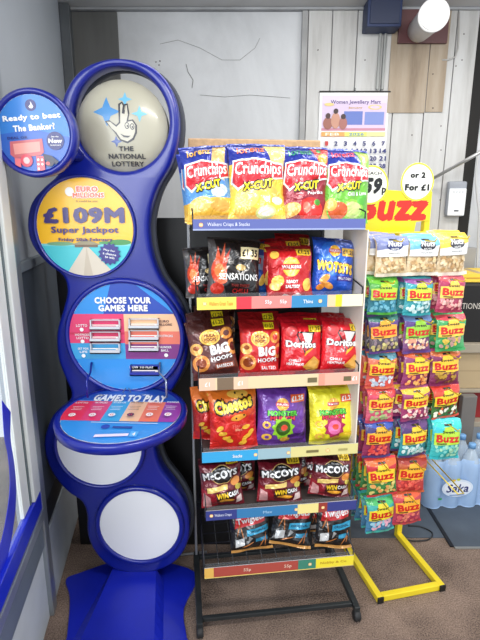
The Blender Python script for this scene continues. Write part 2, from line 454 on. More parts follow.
# window frame beside it
zr_ = [lw(31, y_, .027)[1] for y_ in (513, 537, 545, 552, 562)]; print('rails', zr_)
alu = mat('brushed_aluminium', (165, 172, 178), .35, .7, bump=.03, bscale=90, var=.08, stretch=(20, 20, 1))
upvc = mat('white_upvc', (226, 230, 228), .35, coat=.2)
blue = mat('royal_blue_rail', (24, 44, 196), .3, coat=.3)
s_post0, _ = lw(50, 612, .03); s_post1, _ = lw(57.5, 612, .03)
wallobj('window_1', -.075, .004, zr_[0]+.002, -.004, .028, ZC-.001, upvc, bev=.004)
wallobj('window_1_post', -.002, .002, 0, .05, .027, ZC-.001, alu, bev=.004)
wallobj('window_1_seal', -.089, .006, zr_[0]+.002, -.076, .018, ZC-.001, mat('dark_seal', (95, 108, 112), .5))
wallobj('window_1_inner_frame', -.16, .004, zr_[0]+.002, -.090, .016, ZC-.001, upvc, bev=.004)
wallobj('trim_15', -1.2, .004, zr_[1], -.003, .027, zr_[0], blue, bev=.004)
wallobj('trim_16', -1.2, .002, zr_[2]-.02, -.003, .030, zr_[1]-.003, alu, bev=.003)
wallobj('trim_17', -1.2, .0, zr_[2]-.13, -.003, .020, zr_[2]-.022, mat('slate_rail', (112, 122, 132), .4, .2), bev=.003)
wallobj('trim_18', -1.2, .0, 0, -.003, .012, zr_[2]-.133, mat('white_lower_panel', (196, 202, 204), .5), bev=.003)
# glass with the blue vinyl curve
gm = mat('window_glass', (225, 240, 240), .06, alpha=.16)
g = wallobj('window_1_glass', -1.2, .010, zr_[0]+.002, -.16, .014, ZC-.001, gm)
bm = bmesh.new()
VZ = -.13
curve = [(-.163, 1.0), (-.19, .93), (-.185, .85), (-.195, .77), (-.24, .70), (-.33, .64), (-.5, .60)]
inn = [(-.50, .68), (-.36, .71), (-.28, .76), (-.235, .82), (-.225, .90), (-.235, .96), (-.22, 1.06)]
pts = [tuple(p) for p in spline([Vector((a, b, 0)) for a, b in curve], 6, False)]; pin = [tuple(p) for p in spline([Vector((a, b, 0)) for a, b in inn], 6, False)]
ring = [(a, b+VZ) for a, b, _ in pts]+[(a, b+VZ) for a, b, _ in pin]
va = [bm.verts.new((a, -.0155, b)) for a, b in ring]; vb = [bm.verts.new((a, -.0145, b)) for a, b in ring]
for t in tessellate_polygon([[Vector((a, b, 0)) for a, b in ring]]):
    bm.faces.new([va[i] for i in t]); bm.faces.new([vb[i] for i in reversed(t)])
for k in range(len(ring)): bm.faces.new((va[k-1], va[k], vb[k], vb[k-1]))
o = struct('window_1_vinyl', bm, mat('blue_vinyl', (28, 40, 190), .4)); o.location = LA; o.rotation_euler = (0, 0, LANG)

# ============================================================ THINGS ON THE BACK WALL
YW = YB-.019
# calendar
c0 = onY(320, 92, YW-.01); c1 = onY(390, 92, YW-.01); cw = c1.x-c0.x; chh = .66
cal = thing('wall_calendar', 'white paper wall calendar with pink jewellery advert, hanging on the painted boards', 'calendar', ((c0.x+c1.x)/2, YW-.006, c0.z-chh/2))
L = [Rc(-.5,-.5,.5,.5,(222,222,222)), Rc(-.46,.215,.47,.475,(206,188,214)), Rc(-.46,.215,.47,.235,(190,130,150)), P([(-.46,.475),(.47,.475),(.47,.42),(-.46,.42)],(214,200,222)), Rc(-.14,.26,.13,.36,(96,116,184)), Rc(.16,.26,.44,.355,(120,136,196)),
     T('Women Jewellery Mart', .02,.425,.72,.035, (90, 70, 126), bold=.02), T('January', .02,.385,.2,.018,(190,150,60)), E(.30,.39,.10,.018,(226,196,130)), E(.30,.39,.07,.011,(206,188,214)), E(-.36,.41,.07,.012,(226,196,130)),
     E(-.37,.27,.07,.045,(150,96,84)), E(-.37,.325,.035,.022,(70,44,44)), E(-.26,.29,.065,.06,(190,140,120)), E(-.26,.36,.035,.02,(60,40,40)), E(-.15,.27,.06,.045,(160,104,96)), E(-.15,.32,.035,.02,(60,40,40)),
     Rc(-.46,.172,-.12,.205,(236,160,90)), Rc(-.12,.172,.20,.205,(214,222,110)), Rc(.20,.172,.47,.205,(236,226,150)), T('FEB', -.3,.188,.2,.02,(250,240,220)), T('2026', .05,.188,.22,.02,(90,130,180)), Rc(-.46,-.49,.47,-.20,(206,206,214))]
for r_ in range(1, 4): L.append(Rc(-.46,.118-r_*.0575+.028,.47,.118-r_*.0575+.0295,(180,180,186)))
n = 1
for r_ in range(4):
    for c_ in range(7):
        L.append(T(str(n), -.38+c_*.138, .118-r_*.0575, .05 if n < 10 else .10, .036, (190,60,60) if c_ == 0 else (40,46,110), bold=.04)); n += 1
art('calendar_sheet', cw, chh, L, CARD, cal)
put('hanging_bar', tube(bmesh.new(), [(-cw/2-.003,-.002,chh/2+.002),(cw/2+.003,-.002,chh/2+.002)], .004, 6), mat('dark_bar', (40,36,36), .5), cal)
put('hook', tube(bmesh.new(), [(0,.004,chh/2+.02),(0,-.006,chh/2+.015),(0,-.004,chh/2)], .0025, 6), mat('steel_hook', (120,120,120), .4, .8), cal)
# dark blue junction box with pipes
a = onY(366, 28, YW-.09); b = onY(400, 28, YW-.09)
jb = thing('junction_box', 'dark navy metal box high on the wall above two grey pipes', 'junction box', ((a.x+b.x)/2, YW-.0, a.z))
hw = (b.x-a.x)/2
navy = mat('navy_metal', (34, 48, 84), .5, .2, var=.12)
put('housing', B(-hw, -.11, 0, hw, -.001, .14, bev=.006), navy, jb)
put('cover_plate', B(-hw+.012, -.116, .012, hw-.012, -.110, .128, bev=.003), mat('navy_cover', (26, 38, 68), .5), jb)
pg = mat('grey_pipe', (150, 152, 150), .45, .2)
for k, px in enumerate((379, 384)):
    q = onY(px, 60, YW-.012)
    bm = tube(bmesh.new(), [(q.x, YW-.011, a.z+.0), (q.x, YW-.011, c0.z+.012)], .0075, 10)
    tag(put('conduit_pipe', bm, pg), ['left grey conduit pipe running down from the navy box', 'right grey conduit pipe running down from the navy box'][k], 'pipe')
# maroon board with white lamp
a = onY(397, 44, YB-.03); b = onY(446, 44, YB-.03)
tag(put('backing_board', B(a.x, YB-.045, a.z, b.x, YB-.027, ZC-.016, bev=.003), mat('maroon_paint', (88, 52, 54), .5, var=.15)), 'maroon painted square board high on the wall behind the white round lamp', 'board')
hp = onY(419, 30, YB-.046)
lp = thing('wall_lamp', 'white cylindrical lamp sticking out from the maroon board', 'lamp', hp)
front = EYE+ray(434, 15)*((2.33)/ray(434,15).y); ax = front-hp
rot = ax.to_track_quat('Z', 'Y').to_matrix().to_4x4()
bm = lathe(bmesh.new(), [(.052, 0), (.052, .008), (.057, .01), (.060, ax.length-.02), (.066, ax.length-.012), (.066, ax.length-.002), (.06, ax.length)], seg=40); bm.transform(rot)
put('housing', bm, mat('white_lamp_plastic', (214, 214, 214), .4), lp, True)
bm = lathe(bmesh.new(), [(.058, ax.length), (.056, ax.length+.004), (.03, ax.length+.008), (.004, ax.length+.009)], seg=40); bm.transform(rot)
put('diffuser', bm, mat('lamp_diffuser', (240, 240, 240), .4, emit=((255, 255, 255), .05)), lp, True)
# thin surface cable to the right of the lamp
tag(put('wall_cable', tube(bmesh.new(), [onY(x, y, YB-.024) for x, y in ((459,12),(459,30),(458,48),(455,57),(448,60),(442,60))], .0045, 8), mat('grey_cable', (165,163,160), .5), smooth=True), 'short grey cable bending along the boards right of the white lamp', 'cable')
# white sensor
q = onY(454, 199, YW-.0); 
se = thing('wall_sensor', 'small white and grey rounded sensor box on the painted boards', 'sensor', (q.x, YW-.0005, q.z))
put('housing', B(-.050, -.035, -.092, .050, 0, .092, bev=.012), mat('sensor_grey', (150, 154, 162), .4), se, True)
put('front_cover', B(-.045, -.041, -.088, .045, -.0345, .055, bev=.006), mat('sensor_white', (232, 234, 236), .35), se, True)
sd = mat('sensor_dots', (90, 92, 98), .5)
for k in range(4): put('indicator_light', lathe(bmesh.new(), [(.003, 0), (.002, .0015)], (-.022+k*.016, -.041, .036), 'Y', 8), sd, se)
put('maker_mark', B(-.012, -.0425, -.066, .012, -.041, -.058), sd, se)
# diagonal rod
tag(put('metal_rod', tube(bmesh.new(), [onY(432, 179, YB-.07), onY(490, 147, YB-.30)], .0085, 10), mat('rod_steel', (176, 176, 176), .35, .6), smooth=True), 'thin diagonal grey metal rod crossing the wall above the sensor', 'rod')
# hanging cable at the far right
tag(put('power_cable', tube(bmesh.new(), spline([onY(x, y, YB-.05) for x, y in ((479,150),(476,175),(477,195),(479,215),(478,240),(476,300))], 5, False), .005, 8), mat('white_cable', (190,190,190), .5), smooth=True), 'pale cable hanging down the dark gap at the right end of the wall', 'cable')

# ============================================================ BLACK PARTITION BEHIND THE STANDS
pt = thing('partition_panel', 'black upright panel standing behind the lottery stand and the crisp rack', 'panel', (-.2, 1.83, 0))
zt = onY(170, 218, 1.81).z
blk = mat('black_laminate', (14, 14, 17), .5, var=.1)
put('board', B(-.50, -.012, .0, .505, .012, zt, bev=.003), blk, pt)
put('edge_strip', B(.5055, -.014, .0, .515, .014, zt, bev=.002), mat('dark_edge', (50, 50, 54), .5), pt)
put('kick_foot', B(-.48, .0125, 0, -.42, .15, .05, bev=.004), blk, pt); put('kick_foot', B(.40, .0125, 0, .46, .15, .05, bev=.004), blk, pt)

# ============================================================ LOTTERY STAND
YL = 1.62
root0 = onY(135, 560, YL); ls = thing('lottery_stand', 'tall royal blue lottery play stand made of stacked round discs', 'display stand', (root0.x, YL, 0))
def ll(px, py, Y=YL): p = onY(px, py, Y); return (p.x-root0.x, p.z)
lblue = mat('glossy_royal_blue', (14, 30, 138), .28, coat=.35, var=.06, vscale=3)
ldark = mat('stand_back_grey', (60, 64, 76), .5)
outline = [(121,61),(150,67),(170,86),(179,112),(179,140),(172,165),(160,186),(153,206),(150,227),(153,252),(162,276),(176,295),(186,316),(189,340),(185,365),(173,388),(162,402),(157,420),(157,445),(163,465),(178,485),(188,505),(190,530),(182,550),(165,563),(140,568),(115,563),(98,548),(90,530),(89,510),(84,497),(70,487),(56,470),(48,450),(48,432),(56,412),(70,400),(74,390),(68,375),(61,355),(60,330),(66,308),(70,290),(66,275),(50,262),(36,245),(31,225),(35,203),(48,187),(60,176),(66,160),(63,140),(62,118),(68,95),(80,76),(98,65)]
poly = [(v.x, v.y) for v in spline([Vector(p+(0,)) for p in outline], 4)]
poly = [ll(x, y) for x, y in poly]
def circ_px(cx, cy, r, n=40, Y=YL):
    X, Z = ll(cx, cy, Y); rr = r/F*zdepth(onY(cx, cy, Y)); return X, Z, rr
def slab(name, loops, y0, y1, m, parent, bev=.012):
    """extruded plate with holes: loops[0] outer, the rest holes (x,z)"""
    cu = D.curves.new('c', 'CURVE'); cu.dimensions = '2D'; cu.fill_mode = 'BOTH'
    for lp_ in loops:
        s = cu.splines.new('POLY'); s.points.add(len(lp_)-1)
        for p, q in zip(s.points, lp_): p.co = (q[0], q[1], 0, 1)
        s.use_cyclic_u = True
    t = abs(y1-y0)/2; cu.extrude = t-bev; cu.bevel_depth = bev; cu.bevel_resolution = 3; cu.offset = -bev
    o = D.objects.new('c', cu); me = D.meshes.new_from_object(o); D.objects.remove(o); D.curves.remove(cu)
    me.name = name
    me.transform(Matrix.Translation((0, (y0+y1)/2, 0)) @ Matrix.Rotation(PI/2, 4, 'X'))
    me.materials.clear(); me.materials.append(m)
    bm = bmesh.new(); bm.from_mesh(me); bmesh.ops.remove_doubles(bm, verts=bm.verts, dist=1e-5); bmesh.ops.recalc_face_normals(bm, faces=bm.faces)
    for e in bm.edges:
        if len(e.link_faces) == 2 and e.calc_face_angle(0) > .6: e.smooth = False
    for f in bm.faces: f.smooth = True
    bm.to_mesh(me); bm.free()
    o = D.objects.new(name, me); C.objects.link(o); o.parent = parent
    return o
hx, hz, hr = circ_px(123.5, 121.5, 47)
hole = [(hx+hr*math.cos(2*PI*k/56), hz+hr*1.03*math.sin(2*PI*k/56)) for k in range(56)]
slab('body', [poly, hole], -.035, .035, lblue, ls, .014)
# grey rear shell, a little larger on the right
rear = [(x+.012, z) for x, z in poly]; hole2 = [(x*1.0+.004, z) for x, z in hole]
slab('rear_shell', [rear, hole2], .036, .065, ldark, ls, .006)
# domed globe
gx, gz, gr = circ_px(123.5, 128, 45)
Lg = [E(0,0,.5,.5,(182,178,160)),
  star(-.13,.14,.15,(70,140,200),4,.42), star(.07,.27,.075,(110,180,215),4,.38), star(.22,.12,.085,(120,190,220),4,.36), star(-.04,-.17,.06,(90,110,170),4,.4),
  P([(-.15,.04),(-.1,.05),(-.03,0),(0,.03),(.0,.12),(.0,.22),(.04,.245),(.065,.21),(.06,.15),(.07,.16),(.065,.22),(.10,.225),(.115,.12),(.1,.05),(.15,.06),(.19,0),(.185,-.08),(.15,-.15),(.08,-.19),(.0,-.16),(-.05,-.08),(-.09,-.03)], (52,52,60)),
  P([(-.13,.035),(-.095,.035),(-.03,-.02),(.015,.02),(.02,.12),(.02,.21),(.038,.225),(.048,.2),(.035,.12),(.065,.115),(.078,.205),(.09,.205),(.1,.11),(.08,.03),(.14,.045),(.172,-.0),(.167,-.07),(.14,-.13),(.08,-.17),(.01,-.145),(-.035,-.075),(-.08,-.035)], (196,192,176)),
  E(.085,-.005,.026,.036,(52,52,60)), E(.085,-.005,.017,.026,(196,192,176)), E(.14,-.015,.024,.034,(52,52,60)), E(.14,-.015,.015,.024,(196,192,176)), E(.09,-.01,.008,.012,(52,52,60)), E(.142,-.02,.008,.012,(52,52,60)),
  P([(.01,-.09),(.045,-.125),(.09,-.13),(.12,-.11),(.09,-.112),(.05,-.108)], (52,52,60)),
  T('THE', .06,-.245,.16,.05,(60,60,66),bold=.03), T('NATIONAL', .06,-.325,.40,.055,(60,60,66),bold=.03), T('LOTTERY', .06,-.405,.35,.055,(60,60,66),bold=.03)]
globe = art('logo_globe', gr*2, gr*2*.97, Lg, GLOSS, ls, 'ell', dome=.045, back=0)
globe.location = (gx, -.012, gz)
gl_back = lathe(bmesh.new(), [(gr*.99, 0), (gr*.99, .03), (gr*.7, .045)], (0, 0, 0), 'Y', 48)
o = put('globe_housing', gl_back, mat('globe_back', (170, 168, 156), .5), ls); o.location = (gx, .035, gz); o.scale = (1, 1, .97)
# left side disc
dx, dz, dr = circ_px(34, 133.5, 42.5, Y=YL-.19)
dk = put('side_disc', lathe(bmesh.new(), [(dr*.9, -.045), (dr*.98, -.035), (dr, -.01), (dr*.985, .008), (dr*.93, .014), (dr*.86, .008), (dr*.855, .002), (.01, .002)], (0,0,0), 'Y', 64), lblue, ls, True)
dk.location = (dx, -.19, dz)
put('disc_arm', tube(bmesh.new(), [(dx+dr*.30, -.15, dz-dr*.3), (dx+dr*.45, -.08, dz-dr*.35), (dx+dr*.65, -.02, dz-dr*.4)], .016, 10), lblue, ls, True)
W_ = (240,240,240); NV = (28,32,110)
Lf = [E(0,0,.5,.5,(40,122,204)), Rc(-.5,-.5,.5,-.2,(44,84,180)), P([(-.5,-.02),(.0,.05),(.5,-.05),(.5,-.5),(-.5,-.5)],(40,96,190)),
  Cc(.0,.36,.075,(28,32,110)), P([(-.03,.34),(0,.37),(.0,.41),(.02,.37),(.035,.34),(.02,.32),(-.01,.32)],W_),
  T('Ready to beat', 0,.20,.80,.095,W_,rot=4,bold=.045), T('The Banker?', .02,.075,.58,.085,W_,rot=4,bold=.045),
  T('DEAL OR', -.22,-.06,.28,.035,(30,40,120),rot=3,bold=.04), P([(-.33,-.11),(.12,-.07),(.13,-.25),(.08,-.29),(-.28,-.33),(-.34,-.28)],(196,96,104)), P([(-.29,-.14),(.08,-.11),(.08,-.24),(-.28,-.28)],(226,150,140)),
  Cc(.30,-.10,.12,(28,32,110)), T('New', .30,-.10,.19,.06,W_,bold=.05), T('See the', .30,-.045,.1,.02,W_), T('Scratchcard', .30,-.155,.14,.02,W_),
  Cc(-.12,-.36,.085,(214,70,90)), Cc(-.12,-.36,.045,(240,190,190)), Rc(.02,-.5,.13,-.30,(222,90,104)), Rc(-.28,-.45,-.2,-.33,(225,110,120)),
  Cc(.045,-.35,.016,W_),Cc(.1,-.35,.016,W_),Cc(.045,-.41,.016,W_),Cc(.1,-.41,.016,W_),Cc(.045,-.47,.016,W_),
  P([(.12,-.27),(.24,-.3),(.34,-.38),(.3,-.43),(.24,-.37),(.13,-.35)],(24,26,60)), E(.2,-.40,.06,.04,(40,36,60)), E(.18,-.40,.03,.025,(200,80,90))]
o = art('poster', dr*1.70, dr*1.70, Lf, GLOSS, dk, 'ell'); o.location = (0, -.005, 0)
# poster disc 2
def rimmed(cx, cy, r, layers, name='poster_disc', yoff=-.035, m=GLOSS, wide=.10, lab=None):
    X, Z, rr = circ_px(cx, cy, r, Y=YL+yoff)
    rim = put(name, lathe(bmesh.new(), [(rr*(1+wide), -.006), (rr*(1+wide), .004), (rr*(1+wide*.75), .012), (rr*1.03, .013), (rr, .008), (rr, .002), (.005, .002)], (0,0,0), 'Y', 64), lblue, ls, True)
    rim.location = (X, yoff-.004, Z)
    a_ = art('poster', rr*2.0, rr*2.0, layers, m, rim, 'ell'); a_.location = (0, -.0045, 0)
    return rim, X, Z, rr
OR=(240,150,30)
L2 = [E(0,0,.5,.5,(248,190,30)), Rc(-.5,-.5,.5,-.17,(70,196,206)), Rc(-.5,-.19,.5,-.165,(120,210,214)), E(-.27,-.165,.14,.02,(110,160,120)), E(.35,-.15,.12,.03,(60,140,70)), E(.2,-.155,.07,.015,(70,150,80)),
  P([(-.24,-.5),(.3,-.5),(.02,-.2),(-.03,-.2)],(206,196,180)), P([(-.05,-.5),(.05,-.5),(.0,-.2)],(190,178,160)), P([(-.16,-.175),(.16,-.175),(.0,-.12)],(150,140,110)), Rc(-.12,-.20,.12,-.175,(110,90,70)),
  Cc(-.13,.36,.045,W_), T('EURO', .05,.385,.22,.055,(226,90,40),bold=.06,out=W_,ow=.12), T('MILLIONS', .06,.325,.32,.05,(226,90,40),bold=.06,out=W_,ow=.12), T('It could be you', .04,.265,.22,.022,(90,50,50)),
  T('£109M', 0,.125,.84,.165,(50,36,110),bold=.06), T('Super Jackpot', .0,-.03,.70,.085,(60,44,118),bold=.035), T('Friday 20th February', .0,-.125,.56,.045,(60,44,118),bold=.035),
  star(.24,-.27,.12,(44,40,128),14,.8), T('Play for', .24,-.235,.12,.025,W_,rot=-10), T('a chance', .24,-.27,.14,.025,W_,rot=-10), T('to win', .24,-.305,.1,.025,W_,rot=-10)]
rimmed(86, 227.5, 48, L2, wide=.06)
# poster disc 3 with slip holders
PK=(222,60,110); PE=(240,190,150); RD=(226,90,90); PU=(130,50,130); CY=(60,160,214)
L3 = [E(0,0,.5,.5,(42,140,218)), P([(-.18,.22),(.45,.22),(.1,.5),(-.1,.5)],(34,70,170)), Rc(-.5,-.08,.0,.22,PK), Rc(-.5,.03,.0,.05,(200,40,80)), Rc(-.5,-.20,.0,-.05,CY), Rc(0,.05,.5,.22,PE), Rc(0,-.06,.5,.06,(232,120,100)), Rc(0,-.20,.5,-.06,PU),
  T('CHOOSE YOUR', 0,.345,.50,.06,W_,bold=.055), T('GAMES HERE', 0,.275,.44,.06,W_,bold=.055),
  T('LOTTO', -.38,.115,.1,.025,W_), T('LOTTO', -.38,.0,.11,.022,W_), T('HOTPICKS', -.38,.03,.13,.02,W_), T('SET FOR', -.38,-.10,.1,.02,W_), T('LIFE', -.38,-.13,.07,.02,W_),
  T('EURO', .36,.155,.09,.022,(70,40,60)), T('MILLIONS', .37,.125,.12,.022,(70,40,60)), T('HOTPICKS', .37,.02,.13,.022,W_), T('THUNDER', .36,-.085,.12,.022,W_), T('BALL', .36,-.115,.07,.022,W_),
  T('HOW TO PLAY', .14,-.275,.22,.024,W_,bold=.04), Cc(-.38,.08,.018,W_), Cc(-.38,-.03,.018,W_), Cc(-.38,-.165,.018,W_), Cc(.37,-.16,.018,W_)]
rim3, X3, Z3, R3 = rimmed(125.5, 337, 55, L3, wide=.09, yoff=-.042)
silver = mat('silver_plastic', (205, 208, 214), .3, .3); recess = mat('slot_shadow_black', (16, 16, 22), .7); bluep = mat('blue_plastic', (30, 44, 150), .35)
slots = [(105.5,324.5),(105.5,336.5),(105.5,348),(144,323.5),(144,335),(144,346),(145,370)]
slipcols = [PK, PK, CY, PE, RD, PU, (50,60,150)]
slipname = ['pink play slips in the top left slot of the stand', 'pink play slips in the middle left slot of the stand', 'blue play slips in the lowest left slot of the stand', 'peach play slips in the top right slot of the stand', 'orange play slips in the middle right slot of the stand', 'purple play slips in the lower right slot of the stand', 'dark blue leaflets in the single slot under how to play']
for k, (px, py) in enumerate(slots):
    X, Z = ll(px, py, YL-.06); hwid, hh = .050, .017
    bm = bmesh.new()
    box(bm, -hwid, -.026, -hh, hwid, 0, -hh+.004); box(bm, -hwid, -.026, -hh, hwid, -.022, -hh+.013)
    box(bm, -hwid, -.02, -hh, -hwid+.004, 0, hh); box(bm, hwid-.004, -.02, -hh, hwid, 0, hh); box(bm, -hwid, -.014, hh-.003, hwid, 0, hh)
    h_ = put('slip_holder', bm, silver if k < 6 else bluep, ls); h_.location = (X, -.0475, Z)
    r_ = put('recess', B(-hwid+.004, -.003, -hh+.004, hwid-.004, -.001, hh-.003), recess, h_)
    sl = art('play_slips', .088, .013, [Rc(-.5,-.5,.5,.5,(236,226,222)), Rc(-.5,-.05,.4,.25,slipcols[k]), T('PLAY', -.2,.22,.3,.2,W_) if k == 99 else Rc(-.4,-.3,.3,-.2,slipcols[k])], CARD, None, back=.008)
    sl.location = (root0.x+X, YL-.0475-.015, Z-.0065); sl.rotation_euler = (R(-12), 0, R(0)); tag(sl, slipname[k], 'play slips', 'play slips in the slots of the blue stand')
# white discs
LWt = [E(0,0,.5,.5,(240,241,243)), T('Please play responsibly', 0,.42,.0001,.0001,(226,228,232))][:1]
rimmed(100, 446, 42, LWt+[E(.02,.02,.06,.03,(60,150,100)), Rc(-.1,-.03,.14,-.015,(90,160,120)), Rc(-.08,-.06,.12,-.045,(90,160,120))], wide=.10)
rimmed(140, 524.5, 39.5, LWt, wide=.13)
# horizontal play tray
tc_ = Vector((-.372, 1.405, .812)); tr = .205
tray = put('tray', lathe(bmesh.new(), [(tr*.9, -.03), (tr*.99, -.026), (tr*1.0, -.004), (tr*.985, .003), (tr*.93, .003), (tr*.90, -.002), (.01, -.002)], (0,0,0), 'Z', 72), lblue, ls, True)
tray.location = (tc_.x-root0.x, tc_.y-YL, tc_.z); tray.rotation_euler = (R(3), 0, R(-3))
Lt = [E(0,0,.5,.5,(48,140,220)), Rc(-.5,.22,.5,.5,(36,84,180)), Rc(-.5,-.16,-.31,.2,(226,50,80)), Rc(-.31,-.16,-.14,.2,(220,50,100)), Rc(-.14,-.16,.02,.2,CY), Rc(.02,-.16,.18,.2,PE), Rc(.18,-.16,.34,.2,(232,120,90)), Rc(.34,-.16,.5,.2,(150,60,160)),
  T('GAMES TO PLAY', .0,.26,.66,.14,W_,bold=.055), Cc(-.06,-.26,.035,(28,60,170)), Rc(.0,-.28,.16,-.25,(30,60,150)), Rc(-.2,-.2,.35,-.19,(200,225,245)),
  P([(-.1,-.43),(.16,-.40),(.16,-.36),(-.1,-.39)],(222,214,236)), Rc(.17,-.41,.23,-.33,(80,170,235)), T('4', .2,-.37,.025,.05,W_)]
for k, nm in enumerate(('LOTTO','HOTPICKS','SET FOR LIFE','MILLIONS','HOTPICKS','THUNDER')):
    cx = (-.40,-.225,-.06,.10,.26,.415)[k]; cc = (60,40,60) if k == 3 else W_
    Lt += [T(nm, cx,.14,.11,.03,cc), Rc(cx-.05,.06,cx+.05,.065,cc), Rc(cx-.04,.03,cx+.04,.035,cc), Rc(cx-.045,.0,cx+.045,.005,cc), Cc(cx,-.09,.03,cc), T('£2', cx,-.09,.03,.03,(226,60,90))]
a_ = art('games_guide', tr*1.80, tr*1.80, Lt, GLOSS, tray, 'ell'); a_.rotation_euler = (-PI/2, 0, 0); a_.location = (0, 0, -.0008+.0018)
wire = mat('clear_bracket_wire', (150, 160, 185), .25, .6)
for s, (px, py) in enumerate(((92, 362), (160, 362))):
    top = Vector((ll(px, py, YL-.05)[0], -.055, ll(px, py, YL-.05)[1]))
    bot = Vector((tc_.x-root0.x+(-.13 if s == 0 else .13), -.14, tc_.z+.02))
    put('tray_bracket', tube(bmesh.new(), [top, top+Vector((0, -.02, -.03)), Vector((bot.x, bot.y, bot.z+.06)), bot], .0035, 8), wire if s else lblue, ls, True)
for s in (-1, 1):
    put('tray_wire', tube(bmesh.new(), [(X3+s*.005, -.06, Z3-R3*.95), (X3+s*.02, -.075, Z3-R3*1.06), (X3+s*.085, -.10, tc_.z+.012)], .0018, 6), wire, ls, True)
# foot on the floor: flared blue plate with a raised tongue
fp = [(80,575),(66,582),(70,600),(67,640),(62,668),(190,668),(187,640),(184,610),(196,575),(150,562),(120,562)]
fl = [onfloor(x, y) for x, y in fp]; fl = [(v.x, v.y) for v in spline([Vector((p.x, p.y, 0)) for p in fl], 4)]
def plate(name, pts, z0, z1, m, parent, bev=.004):
    cu = D.curves.new('c', 'CURVE'); cu.dimensions = '2D'; cu.fill_mode = 'BOTH'
    s = cu.splines.new('POLY'); s.points.add(len(pts)-1); s.use_cyclic_u = True
    for p, q in zip(s.points, pts): p.co = (q[0], q[1], 0, 1)
    cu.extrude = (z1-z0)/2-bev; cu.bevel_depth = bev; cu.bevel_resolution = 2; cu.offset = -bev
    o = D.objects.new('c', cu); me = D.meshes.new_from_object(o); D.objects.remove(o); D.curves.remove(cu); me.name = name
    me.transform(Matrix.Translation((0, 0, (z0+z1)/2))); me.materials.clear(); me.materials.append(m)
    o = D.objects.new(name, me); C.objects.link(o); o.parent = parent
    return o
lb2 = mat('blue_foot_paint', (18, 34, 170), .38, coat=.2, var=.2, vscale=4)
plate('foot_plate', [(x-root0.x, y-YL) for x, y in fl], 0, .012, lb2, ls, .003)
# sloping tongue from body down to the plate
bm = bmesh.new(); N = 10; rows = []
for i in range(N+1):
    t = i/N; yy = -.02-.42*t; zz = .014+.05*(1-t)**1.6; hw_ = .085+.06*t; rows.append([bm.verts.new((x, yy, z)) for x, z in ((-hw_-.03, .0125), (-hw_, zz), (hw_, zz), (hw_+.03, .0125))])
for i in range(N):
    for k in range(3): bm.faces.new((rows[i][k], rows[i+1][k], rows[i+1][k+1], rows[i][k+1]))
bm.faces.new(rows[0]); bm.faces.new(rows[-1][::-1])
bmesh.ops.recalc_face_normals(bm, faces=bm.faces)
put('foot_tongue', bm, lb2, ls)
put('stem', B(-.06, -.02, .011, .06, .03, .12, bev=.01), lb2, ls)

# ============================================================ CRISP RACK
RO = Vector((-.138, 1.357, 0)); RA = R(7); RX = Vector((math.cos(RA), math.sin(RA), 0)); RY = Vector((-math.sin(RA), math.cos(RA), 0))
def rpix(px, py, v):
    p = hit(px, py, RO+RY*v, RY)-RO; return p.dot(RX), p.z
def rworld(u, v, z): return RO+RX*u+RY*v+Vector((0, 0, z))
rack = thing('crisp_rack', 'tall dark wire rack of six shelves filled with crisp bags', 'display rack', RO, RA)
dkm = mat('dark_grey_steel', (62, 66, 68), .4, .6, var=.1); wirem = mat('black_wire', (46, 46, 50), .35, .6); silw = mat('silver_wire', (190, 192, 196), .35, .2)
DEP = .335
for u in (0.0, .56):
    put('upright', tube(bmesh.new(), [(u, DEP, .012), (u, DEP, 1.60)], .005, 10), silw if u == 0 else dkm, rack, True)
    put('floor_rail', B(u-.011, -.005, .035, u+.011, DEP+.02, .057, bev=.003), dkm, rack)
    f_ = put('castor', lathe(bmesh.new(), [(.016, -.012), (.02, -.008), (.02, .008), (.016, .012)], (0,0,0), 'Y', 20), mat('castor_rubber', (30,30,32), .6), rack, True)
    f_.location = (u, .0, .02); f_.rotation_euler = (0, 0, PI/2)
    f_ = put('castor', f_.data.copy() and lathe(bmesh.new(), [(.016, -.012), (.02, -.008), (.02, .008), (.016, .012)], (0,0,0), 'Y', 20), mat('castor_rubber', (30,30,32), .6), rack, True)
    f_.location = (u, DEP, .02); f_.rotation_euler = (0, 0, PI/2)
put('cross_bar', B(.011, .02, .036, .549, .036, .052, bev=.003), dkm, rack)
put('cross_bar', B(.011, DEP-.01, .036, .549, DEP+.006, .052, bev=.003), dkm, rack)
for z in (.30, .62, 1.0, 1.37, 1.58): put('back_wire', tube(bmesh.new(), [(0, DEP, z), (.56, DEP, z)], .004, 8), dkm, rack, True)
u0, zt0 = rpix(188, 138, DEP+.01); u1, zt1 = rpix(321, 137, DEP+.01)
lips = [  # left (x, ytop, ybot), right (x, ytop, ybot)
 ((193,221,232),(365,217,228)), ((197,297,309),(362,294.5,306.5)), ((199,375,388),(358,375,386)), ((202,449,459.5),(357,446,456)), ((206,512,522),(356,498.6,507.5)), ((204.5,569,579),(353,554,563.5))]
SL = (88,98,160); YL_ = (240,214,90); PKL = (232,150,140); BL = (50,130,180); BG=(222,200,160)
ORG = (226,120,60)
def logo(x): return [Cc(x,0,.012,ORG), Rc(x-.009,-.12,x+.009,.12,(240,220,160))]
